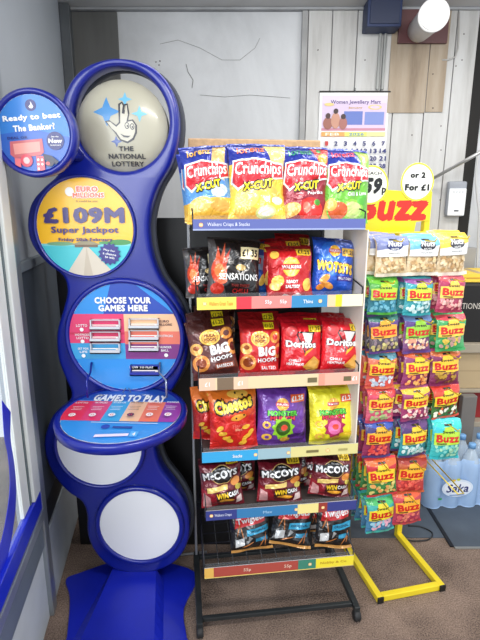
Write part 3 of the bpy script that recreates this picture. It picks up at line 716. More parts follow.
lipart = [
 [Rc(-.5,-.5,.5,.5,SL), Rc(-.5,-.5,.5,-.36,(150,160,200)), *logo(-.455), T('Walkers Crisps & Snacks', -.30,0,.24,.42,(225,228,240),bold=.01)],
 [Rc(-.5,-.5,.5,.5,YL_), Rc(-.27,-.5,.07,.5,(236,130,124)), Rc(-.27,-.5,-.18,.5,(232,50,64)), Rc(.06,-.5,.28,.5,BL), Rc(.28,-.5,.33,.5,PE), Rc(.33,-.5,.37,.5,(240,220,40)), Rc(.37,-.5,.5,.5,(238,232,190)), *logo(-.455), *logo(.235),
   T('Walkers Great Taste', -.36,.0,.14,.36,(222,160,60)), T('55p', .01,0,.04,.4,W_), T('55p', -.08,0,.04,.4,W_), T('Thins', .16,0,.06,.3,(220,230,240))],
 [Rc(-.5,-.5,.5,.5,BG), Rc(-.5,-.5,-.40,.5,(226,186,160)), Rc(-.39,-.5,-.29,.5,(120,100,80)), Rc(-.29,-.5,-.2,.5,(228,190,160)), T('£1', -.45,0,.03,.36,W_), T('£1', -.25,0,.03,.36,W_), Rc(.24,-.5,.28,.5,(216,150,130)), Rc(.28,-.5,.5,.5,(230,170,150)), Rc(.17,-.2,.23,.2,(110,100,70)), Rc(.40,-.2,.45,.2,(110,100,70)), T('£1', .47,0,.03,.36,W_)],
 [Rc(-.5,-.5,.5,.5,(216,206,140)), Rc(-.5,-.5,-.15,.5,(54,160,214)), Rc(-.15,-.5,.06,.5,(150,180,190)), *logo(-.165), *logo(.045), *logo(.30), T('Snacks', -.28,0,.06,.3,W_), Rc(.16,-.12,.24,.12,(120,110,70)), Rc(.37,-.1,.43,.1,(170,160,100))],
 [Rc(-.5,-.5,.5,.5,(52,62,130)), Rc(-.30,-.5,.10,.5,(52,120,170)), Rc(.10,-.5,.24,.5,(232,216,140)), Rc(.24,-.5,.30,.5,(150,60,50)), *logo(-.465), *logo(.09), *logo(.27), T('Walkers Crisps', -.39,0,.11,.36,(200,205,230)), T('Max', -.1,0,.06,.3,(150,190,220))],
 [Rc(-.5,-.5,.5,.5,(170,74,64)), Rc(-.5,-.5,-.44,.5,(226,180,90)), Rc(.12,-.5,.24,.5,(60,130,110)), Rc(.24,-.5,.5,.5,(238,220,60)), *logo(.20), T('55p', -.22,0,.05,.4,(230,190,170)), T('55p', .05,0,.05,.4,(230,190,170)), T('Nobby & Co', .36,0,.18,.3,(190,150,40)), Rc(-.5,-.5,.5,-.42,(236,210,120))]]
decks = []
clearm = mat('clear_acrylic', (200, 205, 210), .06, alpha=.05)
for i, ((lx, a0, a1), (rx, b0, b1)) in enumerate(lips):
    ul, zl1 = rpix(lx, a1, 0); ur, zr1 = rpix(rx, b1, 0); _, zl0 = rpix(lx, a0, 0); _, zr0 = rpix(rx, b0, 0)
    zb = (zl1+zr1)/2; zt_ = (zl0+zr0)/2; W = ur-ul; H = zt_-zb; cu_ = (ul+ur)/2
    decks.append(zb+.008)
    dv = DEP-.004
    shelf = put('shelf', (lambda bm: [tube(bm, p, r, 6) for p, r in
        [([(ul, 0.004, zb+.006), (ur, 0.004, zb+.006)], .0035), ([(ul, dv, zb+.006), (ur, dv, zb+.006)], .0035), ([(ul, .004, zb+.006), (ul, dv, zb+.006)], .0035), ([(ur, .004, zb+.006), (ur, dv, zb+.006)], .0035)]
        + [([(ul, .004, zt_+.02), (ul, dv, zb+.10)], .0022), ([(ur, .004, zt_+.02), (ur, dv, zb+.10)], .0022), ([(ul, .004, zb+.006), (ul, .004, zt_+.02)], .0022), ([(ur, .004, zb+.006), (ur, .004, zt_+.02)], .0022), ([(ul, dv, zb+.10), (ur, dv, zb+.10)], .0022), ([(ul, dv, zb+.05), (ur, dv, zb+.05)], .0022)]
        + [([(ul+W*k/10, .006, zb+.006), (ul+W*k/10, dv, zb+.006), (ul+W*k/10, dv, zb+.10)], .0016) for k in range(1, 10)]
        + [([(ul, v_, zb+.0065), (ur, v_, zb+.0065)], .0016) for v_ in (.05, .105, .16, .215, .27)]
        + [([(u_, v_, zb+.006), (u_, v_, zb+.04+.06*v_/DEP)], .0016) for u_ in (ul, ur) for v_ in (.09, .18, .26)]] and bm)(bmesh.new()), wirem, rack, True)
    lp_ = art('price_strip', W, H, lipart[i], GLOSS, shelf, back=.0025, edge=(200, 200, 205), off=.0002); lp_.location = (cu_, -.0025, (zb+zt_)/2)
    put('clear_front', B(ul+.004, .006, zb+.01, ur-.004, .0070, zt_+.010), clearm, shelf)
    # deck board for the upper shelves (card liner)
    if i < 5:
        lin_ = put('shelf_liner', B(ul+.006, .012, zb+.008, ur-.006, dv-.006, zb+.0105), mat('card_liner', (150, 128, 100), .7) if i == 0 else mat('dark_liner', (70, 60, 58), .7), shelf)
        decks[-1] = zb+.0108
    if i == 0: UL0, UR0, ZB0 = ul, ur, zb
# header board
put('header_board', B(u0, DEP+.010, ZB0+.01, u1, DEP+.022, zt0, bev=.005), mat('chipboard', (196, 160, 122), .7, bump=.2, bscale=90, var=.12, vscale=60), rack)
# cream side panel at the right
_, zbot = rpix(357, 452, 0)
put('side_panel', B(UR0+.010, .002, zbot, UR0+.014, .22, ZB0-.002, bev=.001), mat('cream_card', (226, 216, 204), .6, var=.04), rack)

# ------------------------------------------------------------ crisp bag designs
BLK=(20,18,22); CH=(236,186,70); CHD=(214,156,50)
def crunch(lower, extra, lor):
    return [Rc(-.5,-.5,.5,.5,lower), P([(-.5,.5),(.5,.5),(.5,.12),(-.5,.2)],(34,52,156)), *extra,
      P([(-.48,-.02),(-.44,.24),(-.1,.27),(.46,.22),(.49,.05),(.1,.0),(-.2,-.04),(-.36,-.12)],W_), P([(-.455,-.01),(-.42,.22),(-.1,.25),(.44,.20),(.465,.065),(.1,.02),(-.2,-.02),(-.36,-.085)],(206,28,44)),
      T('Crunchips', .01,.13,.84,.19,W_,rot=2,bold=.02,shear=.15), T('X-CUT', .0,-.045,.56,.10,(250,224,20),rot=9,bold=.05,shear=.2,out=BLK,ow=.16), T('lorenz', -.12,.385,.5,.10,lor,rot=6,bold=.02,shear=.2), Rc(-.5,.47,.5,.5,(60,80,180))]
GR=(120,190,60)
D_ = {}
D_['crunch_blue'] = crunch((90,150,214), [P([(.2,.5),(.45,.5),(.35,.0),(.1,.2)],(228,186,120)), P([(-.5,-.5),(.5,-.5),(.5,-.22),(.1,-.2),(-.5,-.25)],CH), E(-.2,-.27,.24,.09,(240,200,110),8), E(.2,-.30,.2,.08,(222,166,70),-10), E(.22,-.12,.18,.08,(200,224,244),10)], (250,190,60))
D_['crunch_yellow'] = crunch((250,206,70), [P([(.1,.5),(.5,.5),(.5,.15),(.3,.1)],(244,214,130)), E(-.2,-.2,.22,.12,(248,214,110),20), E(.2,-.15,.22,.1,(236,190,80),-15), E(-.15,-.38,.26,.08,(228,176,70),-5), E(.14,-.36,.18,.075,(206,216,140),10), E(.14,-.36,.14,.05,(232,236,190),10), E(.35,-.22,.1,.05,(250,236,200))], (250,120,60))
D_['crunch_red'] = crunch((150,30,50), [P([(.1,.5),(.5,.5),(.5,.15),(.3,.1)],(206,60,60)), E(.35,.30,.12,.07,(232,170,80),30), E(.28,.42,.05,.035,(60,160,90)), E(.1,-.33,.26,.15,(220,40,36)), E(.02,-.30,.08,.07,(244,120,100)), E(.24,-.24,.07,.04,(80,150,50)), E(-.3,-.34,.2,.09,(232,170,80),20), P([(.5,-.5),(.3,-.5),(.5,-.1)],(236,180,90)), T('Paprika', .2,-.125,.34,.05,W_,rot=6,bold=.03)], (40,150,110))
D_['crunch_green'] = crunch((110,186,56), [P([(.15,.5),(.5,.5),(.5,.15),(.3,.1)],(150,200,90)), E(.38,.38,.14,.07,(190,220,110),30), E(.12,-.33,.24,.13,(150,214,70)), E(.12,-.33,.19,.10,(206,236,140)), E(-.2,-.35,.2,.11,(214,96,50),10), E(.34,-.20,.14,.06,(90,180,60),20), E(-.36,-.28,.12,.08,(222,176,80)), T('Chilli & Lime', .18,-.13,.44,.05,W_,rot=8,bold=.03)], (230,60,80))
D_['sens_black'] = [Rc(-.5,-.5,.5,.5,(30,26,28)), P([(-.5,-.5),(-.1,-.5),(-.28,-.1),(-.38,.5),(-.5,.5)],(84,80,80)), E(-.30,-.05,.15,.2,(214,66,30)), E(-.30,-.05,.09,.11,(250,130,70)), P([(-.38,.08),(-.32,.34),(-.26,.1)],(226,80,40)), P([(-.30,.08),(-.18,.4),(-.2,.1)],(206,90,60)), P([(-.26,.06),(-.08,.30),(-.16,.04)],(200,60,40)), E(-.32,-.33,.13,.09,(200,50,34)), E(-.24,-.2,.1,.06,(244,110,70)),
   Rc(.12,.14,.48,.33,(246,230,180)), T('£1.35', .30,.235,.30,.12,(30,26,26),bold=.05), E(.12,-.0,.10,.05,(200,170,110)), T('SENSATIONS', .08,-.145,.76,.10,W_,bold=.015), T('THAI SWEET', .12,-.28,.36,.045,(150,50,44)), T('CHILLI', .12,-.36,.30,.07,(196,40,40),bold=.03), Rc(-.5,.46,.5,.5,(60,58,60))]
def walk(base, wr_, txt, chipc, low=None):
    return [Rc(-.5,-.5,.5,.5,base), Rc(-.5,.44,.5,.5,wr_), *(low or []), Cc(.0,.10,.20,(250,190,50)), Cc(0,.10,.17,(255,216,100)), Rc(-.26,.05,.26,.15,(206,30,36)), T('WALKERS', 0,.10,.44,.06,W_,bold=.05), E(-.3,-.15,.14,.1,chipc,20), E(-.36,-.25,.12,.07,(240,200,110),-20), E(.36,-.22,.10,.12,chipc,-20), E(-.36,.32,.1,.07,chipc,30),
      T(txt[0], .02,-.16,.26,.06,W_,bold=.06), T(txt[1], .02,-.25,.30,.06,W_,bold=.06), Rc(.12,.30,.46,.43,(246,204,60)), T('£1.25', .29,.365,.28,.08,(40,40,40),bold=.04,rot=-5), P([(-.3,-.5),(-.15,-.38),(.0,-.42),(.15,-.36),(.35,-.5)],(236,226,224))]
D_['walk_red'] = walk((200,30,36), (150,20,30), ('READY','SALTED'), (244,196,84))
D_['walk_blue'] = walk((30,90,180), (20,60,140), ('CHEESE','& ONION'), (244,200,90), [Rc(-.2,-.05,.5,.2,(150,190,220))])
D_['wotsits'] = [Rc(-.5,-.5,.5,.5,(34,84,190)), Rc(-.5,.44,.5,.5,(30,60,150)), E(-.1,.12,.3,.3,(44,110,214)), Cc(-.02,.26,.13,(250,190,60)), Rc(-.17,.23,.13,.29,(200,40,60)), T('WALKERS', -.02,.26,.26,.04,W_), Rc(.16,.18,.48,.32,(244,196,70)), T('£1.25', .32,.25,.27,.08,(40,50,90),bold=.04,rot=-6),
   T('WOTSITS', 0,-.02,.90,.18,(250,200,40),rot=-5,bold=.07,out=(20,40,120),ow=.1), Rc(.05,-.24,.44,-.16,(60,40,140)), T('REALLY CHEESY', .245,-.2,.34,.04,W_,rot=-2), E(-.25,-.22,.14,.055,(240,150,60),40), E(-.15,-.33,.14,.05,(240,160,70),-20), E(-.32,-.36,.1,.05,(230,140,50),30)]
def hoops(base, flav, fc):
    return [Rc(-.5,-.5,.5,.5,base), P([(-.5,.5),(.5,.5),(.5,.36),(-.5,.28)],tuple(int(c*.8) for c in base)), E(-.02,.19,.23,.13,(246,200,90)), E(-.02,.19,.19,.10,base), E(-.02,.19,.18,.095,(238,180,80)), T('HULA', -.02,.225,.24,.06,(120,40,20),bold=.05,rot=-4), T('HOOPS', -.02,.155,.26,.06,(120,40,20),bold=.05,rot=-4),
      E(.36,.22,.14,.1,(230,150,60)), E(.36,.22,.07,.05,base), E(-.36,.02,.14,.10,(240,176,90)), E(-.36,.04,.07,.04,(160,80,30)), E(-.30,-.22,.19,.14,(232,146,66)), E(-.30,-.22,.12,.085,(140,60,24)), E(.46,-.02,.13,.13,(236,160,80)), E(.46,-.02,.07,.075,base),
      T('BIG', .16,-.02,.44,.17,W_,bold=.06,rot=4), T('HOOPS', .17,-.17,.48,.075,W_,bold=.04,rot=4), Rc(.0,-.36,.42,-.26,fc), T(flav, .21,-.31,.36,.06,W_,rot=0), Rc(.08,.36,.34,.47,(246,220,40)), T('£1.25', .21,.415,.22,.06,(60,50,20))]
D_['hoops_brown'] = hoops((92,40,36), 'BARBECUE', (140,60,30))
D_['hoops_red'] = hoops((200,34,38), 'SALTED', (226,50,50))
D_['doritos'] = [Rc(-.5,-.5,.5,.5,(214,26,40)), Rc(-.5,.44,.5,.5,(180,20,34)), P([(-.2,.30),(.3,.30),(.05,-.12)],BLK), P([(-.14,.27),(.24,.27),(.05,-.06)],(190,20,34)), P([(-.02,.28),(.25,.28),(.1,.0)],(232,226,222)), P([(.02,-.13),(.32,.06),(.06,-.04)],(244,170,30)), T('Doritos', -.05,.08,.72,.12,W_,bold=.055,out=(40,10,20),ow=.08),
   P([(.0,-.32),(.26,-.12),(.44,-.22),(.40,-.36),(.20,-.42)],(236,170,70)), P([(.1,-.30),(.26,-.16),(.40,-.24),(.3,-.36)],(246,190,96)), T('CHILLI', -.20,-.21,.28,.045,W_,bold=.03), T('HEATWAVE', -.18,-.275,.40,.05,W_,bold=.03), Rc(.14,.30,.45,.41,(246,210,50)), T('£1.25', .29,.355,.26,.07,(70,40,20),rot=4,bold=.03), E(-.28,.30,.14,.09,(226,80,84),20)]
D_['cheetos'] = [Rc(-.5,-.5,.5,.5,(216,40,34)), P([(-.5,.5),(.5,.5),(.5,.18),(-.5,.28)],(236,120,40)), P([(-.5,.28),(.5,.18),(.5,.05),(-.5,.12)],(228,80,36)), E(.1,.38,.22,.05,(246,190,80)), E(.05,.40,.02,.015,BLK), E(.2,.37,.02,.015,BLK), T('Cheetos', -.0,.24,.80,.20,(252,220,60),rot=12,bold=.06,shear=.1,out=(36,20,10),ow=.17),
   E(.1,.05,.17,.05,(246,170,60),10), E(.22,.08,.02,.015,BLK), E(.05,.04,.02,.015,BLK), T('Flamin', .12,-.08,.3,.06,(250,120,110),rot=6,bold=.0), T('Hot', .1,-.15,.14,.05,(250,190,150)), *[E(x,y,.09,.035,(248,190,60),r_) for x,y,r_ in ((-.3,-.14,40),(-.24,-.21,20),(-.16,-.28,10),(-.1,-.33,-30),(.22,-.32,60),(.3,-.27,30),(.36,-.22,50),(.18,-.38,10),(.26,-.12,10))]]
def monster(base, dark, c1, c2):
    return [Rc(-.5,-.5,.5,.5,base), Rc(-.5,.44,.5,.5,dark), Cc(-.02,.21,.12,(248,180,70)), Rc(-.15,.18,.11,.24,(196,40,60)), T('WALKERS', -.02,.21,.22,.035,W_), T('MONSTER', -.02,.07,.60,.085,(90,200,60),bold=.06,out=(20,60,30),ow=.13), T('MUNCH', -.02,-.01,.50,.075,(226,50,80),bold=.06,out=(80,10,30),ow=.13),
      star(.0,-.18,.25,c1,9,.75), Cc(.0,-.18,.15,c2), E(.02,-.17,.07,.05,(236,80,60)), E(-.34,-.12,.08,.06,CH), E(-.34,-.12,.04,.03,base), E(-.32,-.33,.1,.06,CH), E(-.32,-.33,.045,.03,base), E(.05,-.38,.1,.05,(228,170,60)), P([(.1,-.30),(.46,-.26),(.46,-.32),(.1,-.36)],dark), Rc(.14,.24,.44,.36,(236,100,50)), T('£1.25', .29,.30,.26,.08,W_,bold=.05,rot=3)]
D_['munch_purple'] = monster((112,60,160), (60,24,90), (150,210,50), (60,100,30))
D_['munch_yellow'] = monster((244,232,50), (226,190,40), (180,40,90), (240,120,180))
D_['mccoys'] = [Rc(-.5,-.5,.5,.5,(110,24,38)), P([(-.5,.5),(.5,.5),(.5,.36),(-.5,.40)],(60,16,24)), P([(-.5,-.5),(-.5,-.1),(-.2,-.2),(-.1,-.5)],(150,30,44)), E(.02,.18,.27,.19,(214,180,110)), E(.02,.18,.255,.175,BLK), P([(-.48,.08),(-.48,.24),(.42,.30),(.42,.14)],BLK), T('McCOYS', -.02,.185,.84,.16,W_,rot=5,bold=.045), T('THE REAL', .02,.31,.2,.025,W_),
   E(.34,.02,.12,.08,(222,140,60),20), E(.40,-.10,.08,.06,(206,190,80)), P([(-.36,-.18),(-.36,-.08),(.14,-.02),(.14,-.12)],(236,206,120)), P([(-.14,-.36),(-.14,-.2),(.30,-.14),(.30,-.30)],(50,30,20)), T('WIN', .0,-.25,.28,.12,(250,206,40),rot=4,bold=.05), T('CASH', .27,-.22,.24,.09,W_,rot=4,bold=.05), E(.1,-.36,.18,.04,(246,170,50)), P([(-.46,-.46),(-.46,-.18),(-.3,-.26),(-.26,-.48)],(206,150,150)), Rc(.14,.38,.42,.48,(246,210,50)), T('£1.25', .28,.43,.22,.06,(40,30,20)), P([(.3,-.46),(.46,-.4),(.46,-.26),(.34,-.3)],(226,200,196))]
D_['twiglets'] = [Rc(-.5,-.5,.5,.5,(24,22,24)), Rc(-.5,.42,.5,.5,(50,46,46)), P([(-.40,.02),(-.34,.28),(.40,.36),(.38,.12)],(206,26,34)), T('Twiglets', .02,.19,.72,.18,W_,rot=7,bold=.03,out=(206,26,34),ow=.1), P([(-.10,-.16),(-.1,-.03),(.46,.05),(.46,-.08)],(50,170,214)), T('ORIGINAL', .17,-.055,.44,.055,(20,50,80),rot=8,bold=.03), P([(.1,-.30),(.1,-.22),(.4,-.18),(.4,-.26)],(40,140,180)),
   *[E(x,y,.16,.012,(196,120,60),r_) for x,y,r_ in ((-.3,-.0,70),(-.22,-.08,100),(.34,-.26,80),(.24,-.34,60),(-.1,-.34,20))], P([(-.4,-.38),(-.4,-.22),(-.18,-.18),(-.18,-.34)],(206,206,206)), P([(-.1,-.3),(-.06,-.16),(.04,-.2)],(150,150,150)), Rc(-.5,-.5,.5,-.44,(206,150,80))]
BACK = {'crunch_blue':(40,60,150),'crunch_yellow':(240,200,80),'crunch_red':(160,30,40),'crunch_green':(110,180,60),'sens_black':(30,28,30),'walk_red':(180,26,34),'walk_blue':(30,80,170),'wotsits':(30,80,180),'hoops_brown':(86,40,34),'hoops_red':(190,30,36),'doritos':(200,26,38),'cheetos':(206,60,30),'munch_purple':(100,50,150),'munch_yellow':(240,220,50),'mccoys':(100,20,34),'twiglets':(24,22,24)}

def place_bag(design, shelf, cx, ytop, wpx, v, lean, roll, label, group, seed, Tk=.055, heading=0, dx_top=None):
    zd = decks[shelf]
    # bottom centre on the deck at rack depth v, found along the picture column cx
    n = 0; lo, hi = 0, 640
    d = None
    # column cx meets the line (v, zd): solve py by bisection on height
    for _ in range(40):
        mid = (lo+hi)/2; u, z = rpix(cx, mid, v)
        if z > zd: lo = mid
        else: hi = mid
    u, z = rpix(cx, (lo+hi)/2, v)
    bot = rworld(u, v, zd)
    ht = R(lean)
    M = Matrix.Rotation(RA+R(heading), 4, 'Z') @ Matrix.Rotation(-ht, 4, 'X')
    nrm = (M @ Vector((0, -1, 0)))
    top = hit(cx, ytop, bot, nrm)
    h = (top-bot).length; wd = wpx/F*zdepth((top+bot)/2)
    o = make_bag('crisp_bag', wd, h, Tk, D_[design], seed, BACK[design])
    o.matrix_world = Matrix.Translation(bot+Vector((0, 0, abs(math.sin(R(roll)))*wd*.5))) @ M @ Matrix.Rotation(R(roll), 4, 'Y')
    tag(o, label, 'crisp bag', group)
    return o
G = ['crisp bags on the top shelf of the rack','crisp bags on the second shelf of the rack','crisp bags on the third shelf of the rack','crisp bags on the fourth shelf of the rack','crisp bags on the fifth shelf of the rack','snack bags in the bottom tray of the rack']
bags = [
 ('crunch_blue',0,212,146,50,.07,12,-5,'light blue and navy ridged crisp bag, leftmost on the top shelf',1),
 ('crunch_yellow',0,257,142,59,.06,12,1,'yellow and navy ridged crisp bag with a pale cucumber slice, top shelf',2),
 ('crunch_red',0,304,145,50,.065,12,2,'dark red and navy crisp bag with a big red pepper, top shelf',3),
 ('crunch_green',0,345,148,48,.06,12,3,'lime green and navy crisp bag, rightmost on the top shelf',4),
 ('crunch_blue',0,204,152,38,.17,12,-6,'blue crisp bag tucked behind the leftmost bag of the top shelf',5),
 ('sens_black',1,233,238,54,.055,14,3,'black crisp bag with orange chilli art and cream price flash, second shelf',6),
 ('sens_black',1,206,247,40,.12,12,-3,'black chilli crisp bag half hidden at the left end of the second shelf',7),
 ('walk_blue',1,249,240,34,.13,12,6,'blue crisp bag squeezed behind the front black bag on the second shelf',8),
 ('walk_red',1,290,245,47,.055,10,0,'red ready salted crisp bag at the front of the second shelf',9),
 ('walk_red',1,283,238,44,.13,10,-2,'red crisp bag directly behind the front ready salted bag',10),
 ('walk_red',1,291,234,36,.20,8,3,'third red crisp bag, rearmost in the ready salted row',11),
 ('wotsits',1,331,239,44,.075,12,5,'royal blue puffed snack bag with yellow lettering, right of second shelf',12),
 ('hoops_brown',2,217,321,47,.055,12,-8,'brown ring snack bag at the left front of the third shelf',13),
 ('hoops_brown',2,214,312,44,.13,10,-5,'brown ring snack bag directly behind the front brown one',14),
 ('hoops_brown',2,216,305,42,.20,8,0,'rearmost brown ring snack bag on the third shelf',15),
 ('hoops_red',2,259,321,42,.055,10,2,'bright red salted ring snack bag at the front of the third shelf',16),
 ('hoops_red',2,260,312,42,.13,8,0,'red ring snack bag behind the front salted ring snack bag',17),
 ('doritos',2,300,321,43,.055,10,3,'red tortilla chip bag on the third shelf, left one of the front pair',18),
 ('doritos',2,340,320,44,.05,10,4,'red tortilla chip bag on the third shelf, right one of the front pair',19),
 ('doritos',2,297,313,44,.13,8,0,'red tortilla chip bag behind the left one of the front pair',20),
 ('doritos',2,334,314,42,.13,8,2,'red tortilla chip bag behind the right one of the front pair',21),
 ('cheetos',3,234,386,49,.055,6,-1,'orange and red cheese snack bag at the front of the fourth shelf',22),
 ('cheetos',3,214,388,42,.13,6,-2,'orange cheese snack bag peeking out left behind the front orange one',23),
 ('munch_purple',3,281,386,52,.06,8,2,'purple snack bag with green burst in the middle of the fourth shelf',24),
 ('munch_yellow',3,332,385,49,.055,8,0,'bright yellow snack bag with pink burst, right of the fourth shelf',25),
 ('mccoys',4,223,458,43,.055,12,-3,'maroon ridge cut crisp bag, left one at the front of the fifth shelf',26),
 ('mccoys',4,279,458,46,.055,12,3,'maroon ridge cut crisp bag, middle one at the front of fifth shelf',27),
 ('mccoys',4,328,456,42,.055,12,8,'maroon ridge cut crisp bag, right one at the front of fifth shelf',28),
 ('mccoys',4,235,456,42,.13,10,2,'maroon crisp bag behind the left front bag of the fifth shelf',29),
 ('mccoys',4,291,455,40,.13,10,-4,'maroon crisp bag behind the middle front bag of the fifth shelf',30),
 ('mccoys',4,322,455,38,.14,10,-8,'maroon crisp bag behind the right front bag of the fifth shelf',31),
 ('twiglets',5,252,505,42,.10,22,-3,'black snack bag with blue band, left one in the bottom tray',32),
 ('twiglets',5,289,500,42,.09,24,12,'black snack bag with blue band, tilted middle one in bottom tray',33),
 ('twiglets',5,333,497,38,.075,20,5,'black snack bag with blue band, right one in the bottom tray',34),
 ('twiglets',5,322,500,32,.17,14,-5,'black snack bag behind the right one in the bottom tray',35)]
for d_ in bags: place_bag(d_[0], d_[1], d_[2], d_[3], d_[4], d_[5], d_[6], d_[7], d_[8], G[d_[1]], d_[9])

# ============================================================ YELLOW SWEET STAND
SO = Vector((.445, 1.705, 0)); SA = R(13); SX = Vector((math.cos(SA), math.sin(SA), 0)); SY = Vector((-math.sin(SA), math.cos(SA), 0))
FRO = onfloor(380, 603); SB = FRO + SY*.30     # back left of base
def spix(px, py, v):
    p = hit(px, py, FRO+SY*v, SY)-FRO; return p.dot(SX), p.z
def sworld(u, v, z): return FRO+SX*u+SY*v+Vector((0, 0, z))
yel = mat('yellow_enamel', (240, 214, 44), .35, .1, coat=.2, var=.05)
st = thing('sweet_stand', 'yellow metal peg stand with rows of hanging sweet bags', 'display stand', FRO, SA)
bw = .262
put('base_rail', B(-.012, 0, .002, .012, .33, .026, bev=.003), yel, st)
put('base_rail', B(bw-.012, 0, .002, bw+.012, .33, .026, bev=.003), yel, st)
put('front_rail', B(.012, 0, .002, bw-.012, .024, .026, bev=.003), yel, st)
for u in (0, bw): put('end_cap', B(u-.0125, -.006, .001, u+.0125, .0, .027, bev=.002), mat('black_cap', (20,20,20), .5), st)
zh = spix(400, 236, .30)[1]
for u in (.0, bw): put('upright', B(u-.012, .306, .026, u+.012, .33, zh+.12, bev=.003), yel, st)
rows_y = [(392,424,453,236),(384,420,453,277),(383,418,451,314),(383,418,446,352),(382,416,446,387),(380,415,448,420),(381,413,None,457),(381,407,None,494)]
vfront = .09
hooks = []
for r_, (a, b, c, y) in enumerate(rows_y):
    _, z = spix(410, y+1, vfront)
    put('cross_bar', tube(bmesh.new(), [(-.03, .30, z), (.36, .30, z)], .005, 8), yel, st, True)
# pouches
NUTC = (214,186,140)
def sweets(cols, seed, n=26, y0=-.40, y1=-.10):
    rnd = random.Random(seed); out = []
    for _ in range(n):
        out.append(E(rnd.uniform(-.4, .4), rnd.uniform(y0, y1), rnd.uniform(.05, .085), rnd.uniform(.035, .055), rnd.choice(cols), rnd.uniform(0, 180)))
    return out
def buzz(top, top2, lab, low, swc, seed):
    return [Rc(-.5,-.5,.5,.5,low), *sweets(swc, seed), Rc(-.5,.16,.5,.5,top), P([(-.5,.5),(.5,.5),(.5,.34),(.1,.28),(-.5,.36)],top2), Rc(-.5,-.5,.5,-.43,top), Rc(-.5,.455,.5,.5,tuple(min(255,int(c*1.1+20)) for c in top)),
      P([(-.46,-.10),(-.46,.20),(-.20,.22),(-.14,.34),(.14,.36),(.22,.24),(.44,.22),(.44,-.08)],lab), Rc(-.13,.37,.13,.41,(24,20,20)),
      T('Sweet', -.0,.235,.44,.075,(40,36,20),bold=.03), T('Buzz', -.01,.07,.80,.20,(206,30,24),bold=.05), Rc(-.38,-.075,-.05,-.045,(60,50,30))]
def nuts(top, bg, blob, seed):
    rnd = random.Random(seed)
    return [Rc(-.5,-.5,.5,.5,(214,190,150)), *sweets([(222,196,150),(200,164,112),(236,214,176),(186,148,100)], seed, 46, -.38, -.04), Rc(-.5,.0,.5,.5,(232,232,232)), P([(-.5,.5),(.5,.5),(.5,.28),(-.5,.16)],bg), Rc(-.5,-.5,.5,-.41,(232,222,206)), Rc(-.5,.455,.5,.5,top), E(.02,.26,.26,.11,blob), T('Nuts', .02,.31,.44,.13,W_,bold=.03,shear=.2) , T('NUTS', .02,.185,.24,.05,W_,bold=.03), T('Roasted & Salted', 0,.09,.36,.028,(60,60,60)), Rc(-.12,.40,.12,.43,(30,30,30))]
YEL=(250,214,50); LIM=(196,220,50)
pd = {
 (0,0):(nuts((130,140,190),(120,130,180),(50,60,110),1),'blue grey topped bag of roasted nuts'), (0,1):(nuts((120,190,220),(110,180,214),(40,40,50),2),'sky blue topped bag of nuts'), (0,2):(nuts((246,206,60),(246,206,70),(60,60,70),3),'yellow topped bag of nuts'),
 (1,0):(buzz((70,160,60),(110,190,60),(180,210,50),(40,120,140),[(110,180,200),(70,150,180)],1),'green sweet bag with blue sweets'),
 (1,1):(buzz((50,160,170),(150,90,160),(200,220,60),(50,150,160),[(210,235,235),(170,215,220)],2),'cyan sweet bag with pale mint sweets'),
 (1,2):(buzz((170,50,90),(200,80,90),(246,200,80),(170,60,90),[(240,190,180),(230,150,150)],3),'crimson sweet bag with pale pink sweets'),
 (2,0):(buzz((90,60,130),(60,120,110),(240,170,50),(90,80,90),[(170,150,120),(140,120,130),(200,190,120)],4),'violet sweet bag with brownish sweets'),
 (2,1):(buzz((90,60,130),(120,150,200),(150,206,60),(120,70,120),[(240,200,180),(226,150,120),(240,230,190)],5),'violet sweet bag with lime label'),
 (2,2):(buzz((60,160,90),(226,80,90),(246,200,70),(60,160,90),[(220,190,80),(190,150,140)],6),'pink topped sweet bag with green base'),
 (3,0):(buzz((226,110,80),(90,150,170),(250,200,50),(220,90,80),[(220,226,236),(190,206,226)],7),'orange sweet bag with white sweets'),
 (3,1):(buzz((140,60,110),(226,100,60),(250,206,40),(140,50,100),[(240,150,90),(246,190,110)],8),'plum sweet bag with orange sweets'),
 (3,2):(buzz((130,40,90),(210,110,60),(246,196,50),(130,50,90),[(190,150,60),(120,70,50)],9),'plum sweet bag with brown sweets'),
 (4,0):(buzz((214,70,100),(226,80,80),(250,196,60),(214,90,120),[(230,170,160),(170,200,130)],10),'rose pink sweet bag with mixed pastel sweets'),
 (4,1):(buzz((150,60,110),(240,190,60),(250,210,60),(150,50,100),[(246,220,210),(230,120,130)],11),'plum and yellow sweet bag with pink white sweets'),
 (4,2):(buzz((210,80,60),(226,60,50),(240,210,50),(60,110,50),[(90,50,40),(230,110,60),(240,240,220)],12),'red topped sweet bag with dark mixed sweets'),
 (5,0):(buzz((70,60,120),(60,90,180),(246,180,50),(150,50,90),[(226,70,70),(240,100,90)],13),'blue topped sweet bag with red sweets'),
 (5,1):(buzz((80,50,110),(100,60,120),(240,206,50),(50,150,160),[(170,226,220),(220,240,236)],14),'purple topped sweet bag with teal sweets'),
 (5,2):(buzz((50,190,200),(60,200,190),(180,220,60),(60,180,180),[(130,210,200),(170,226,190)],15),'bright turquoise sweet bag'),
 (6,0):(buzz((200,50,60),(240,110,50),(250,206,50),(60,130,70),[(230,160,90),(220,206,120)],16),'red and orange sweet bag with greenish base'),
 (6,1):(buzz((190,90,50),(170,60,50),(246,180,50),(190,60,60),[(240,110,90),(226,80,70)],17),'rust orange sweet bag with coral sweets'),
 (7,0):(buzz((60,170,160),(80,190,110),(236,216,50),(70,130,170),[(240,180,200),(160,210,230)],18),'teal and green sweet bag with pastel sweets'),
 (7,1):(buzz((190,60,70),(226,90,50),(246,170,50),(180,60,90),[(220,90,100),(240,130,110)],19),'red and orange sweet bag with raspberry sweets')}
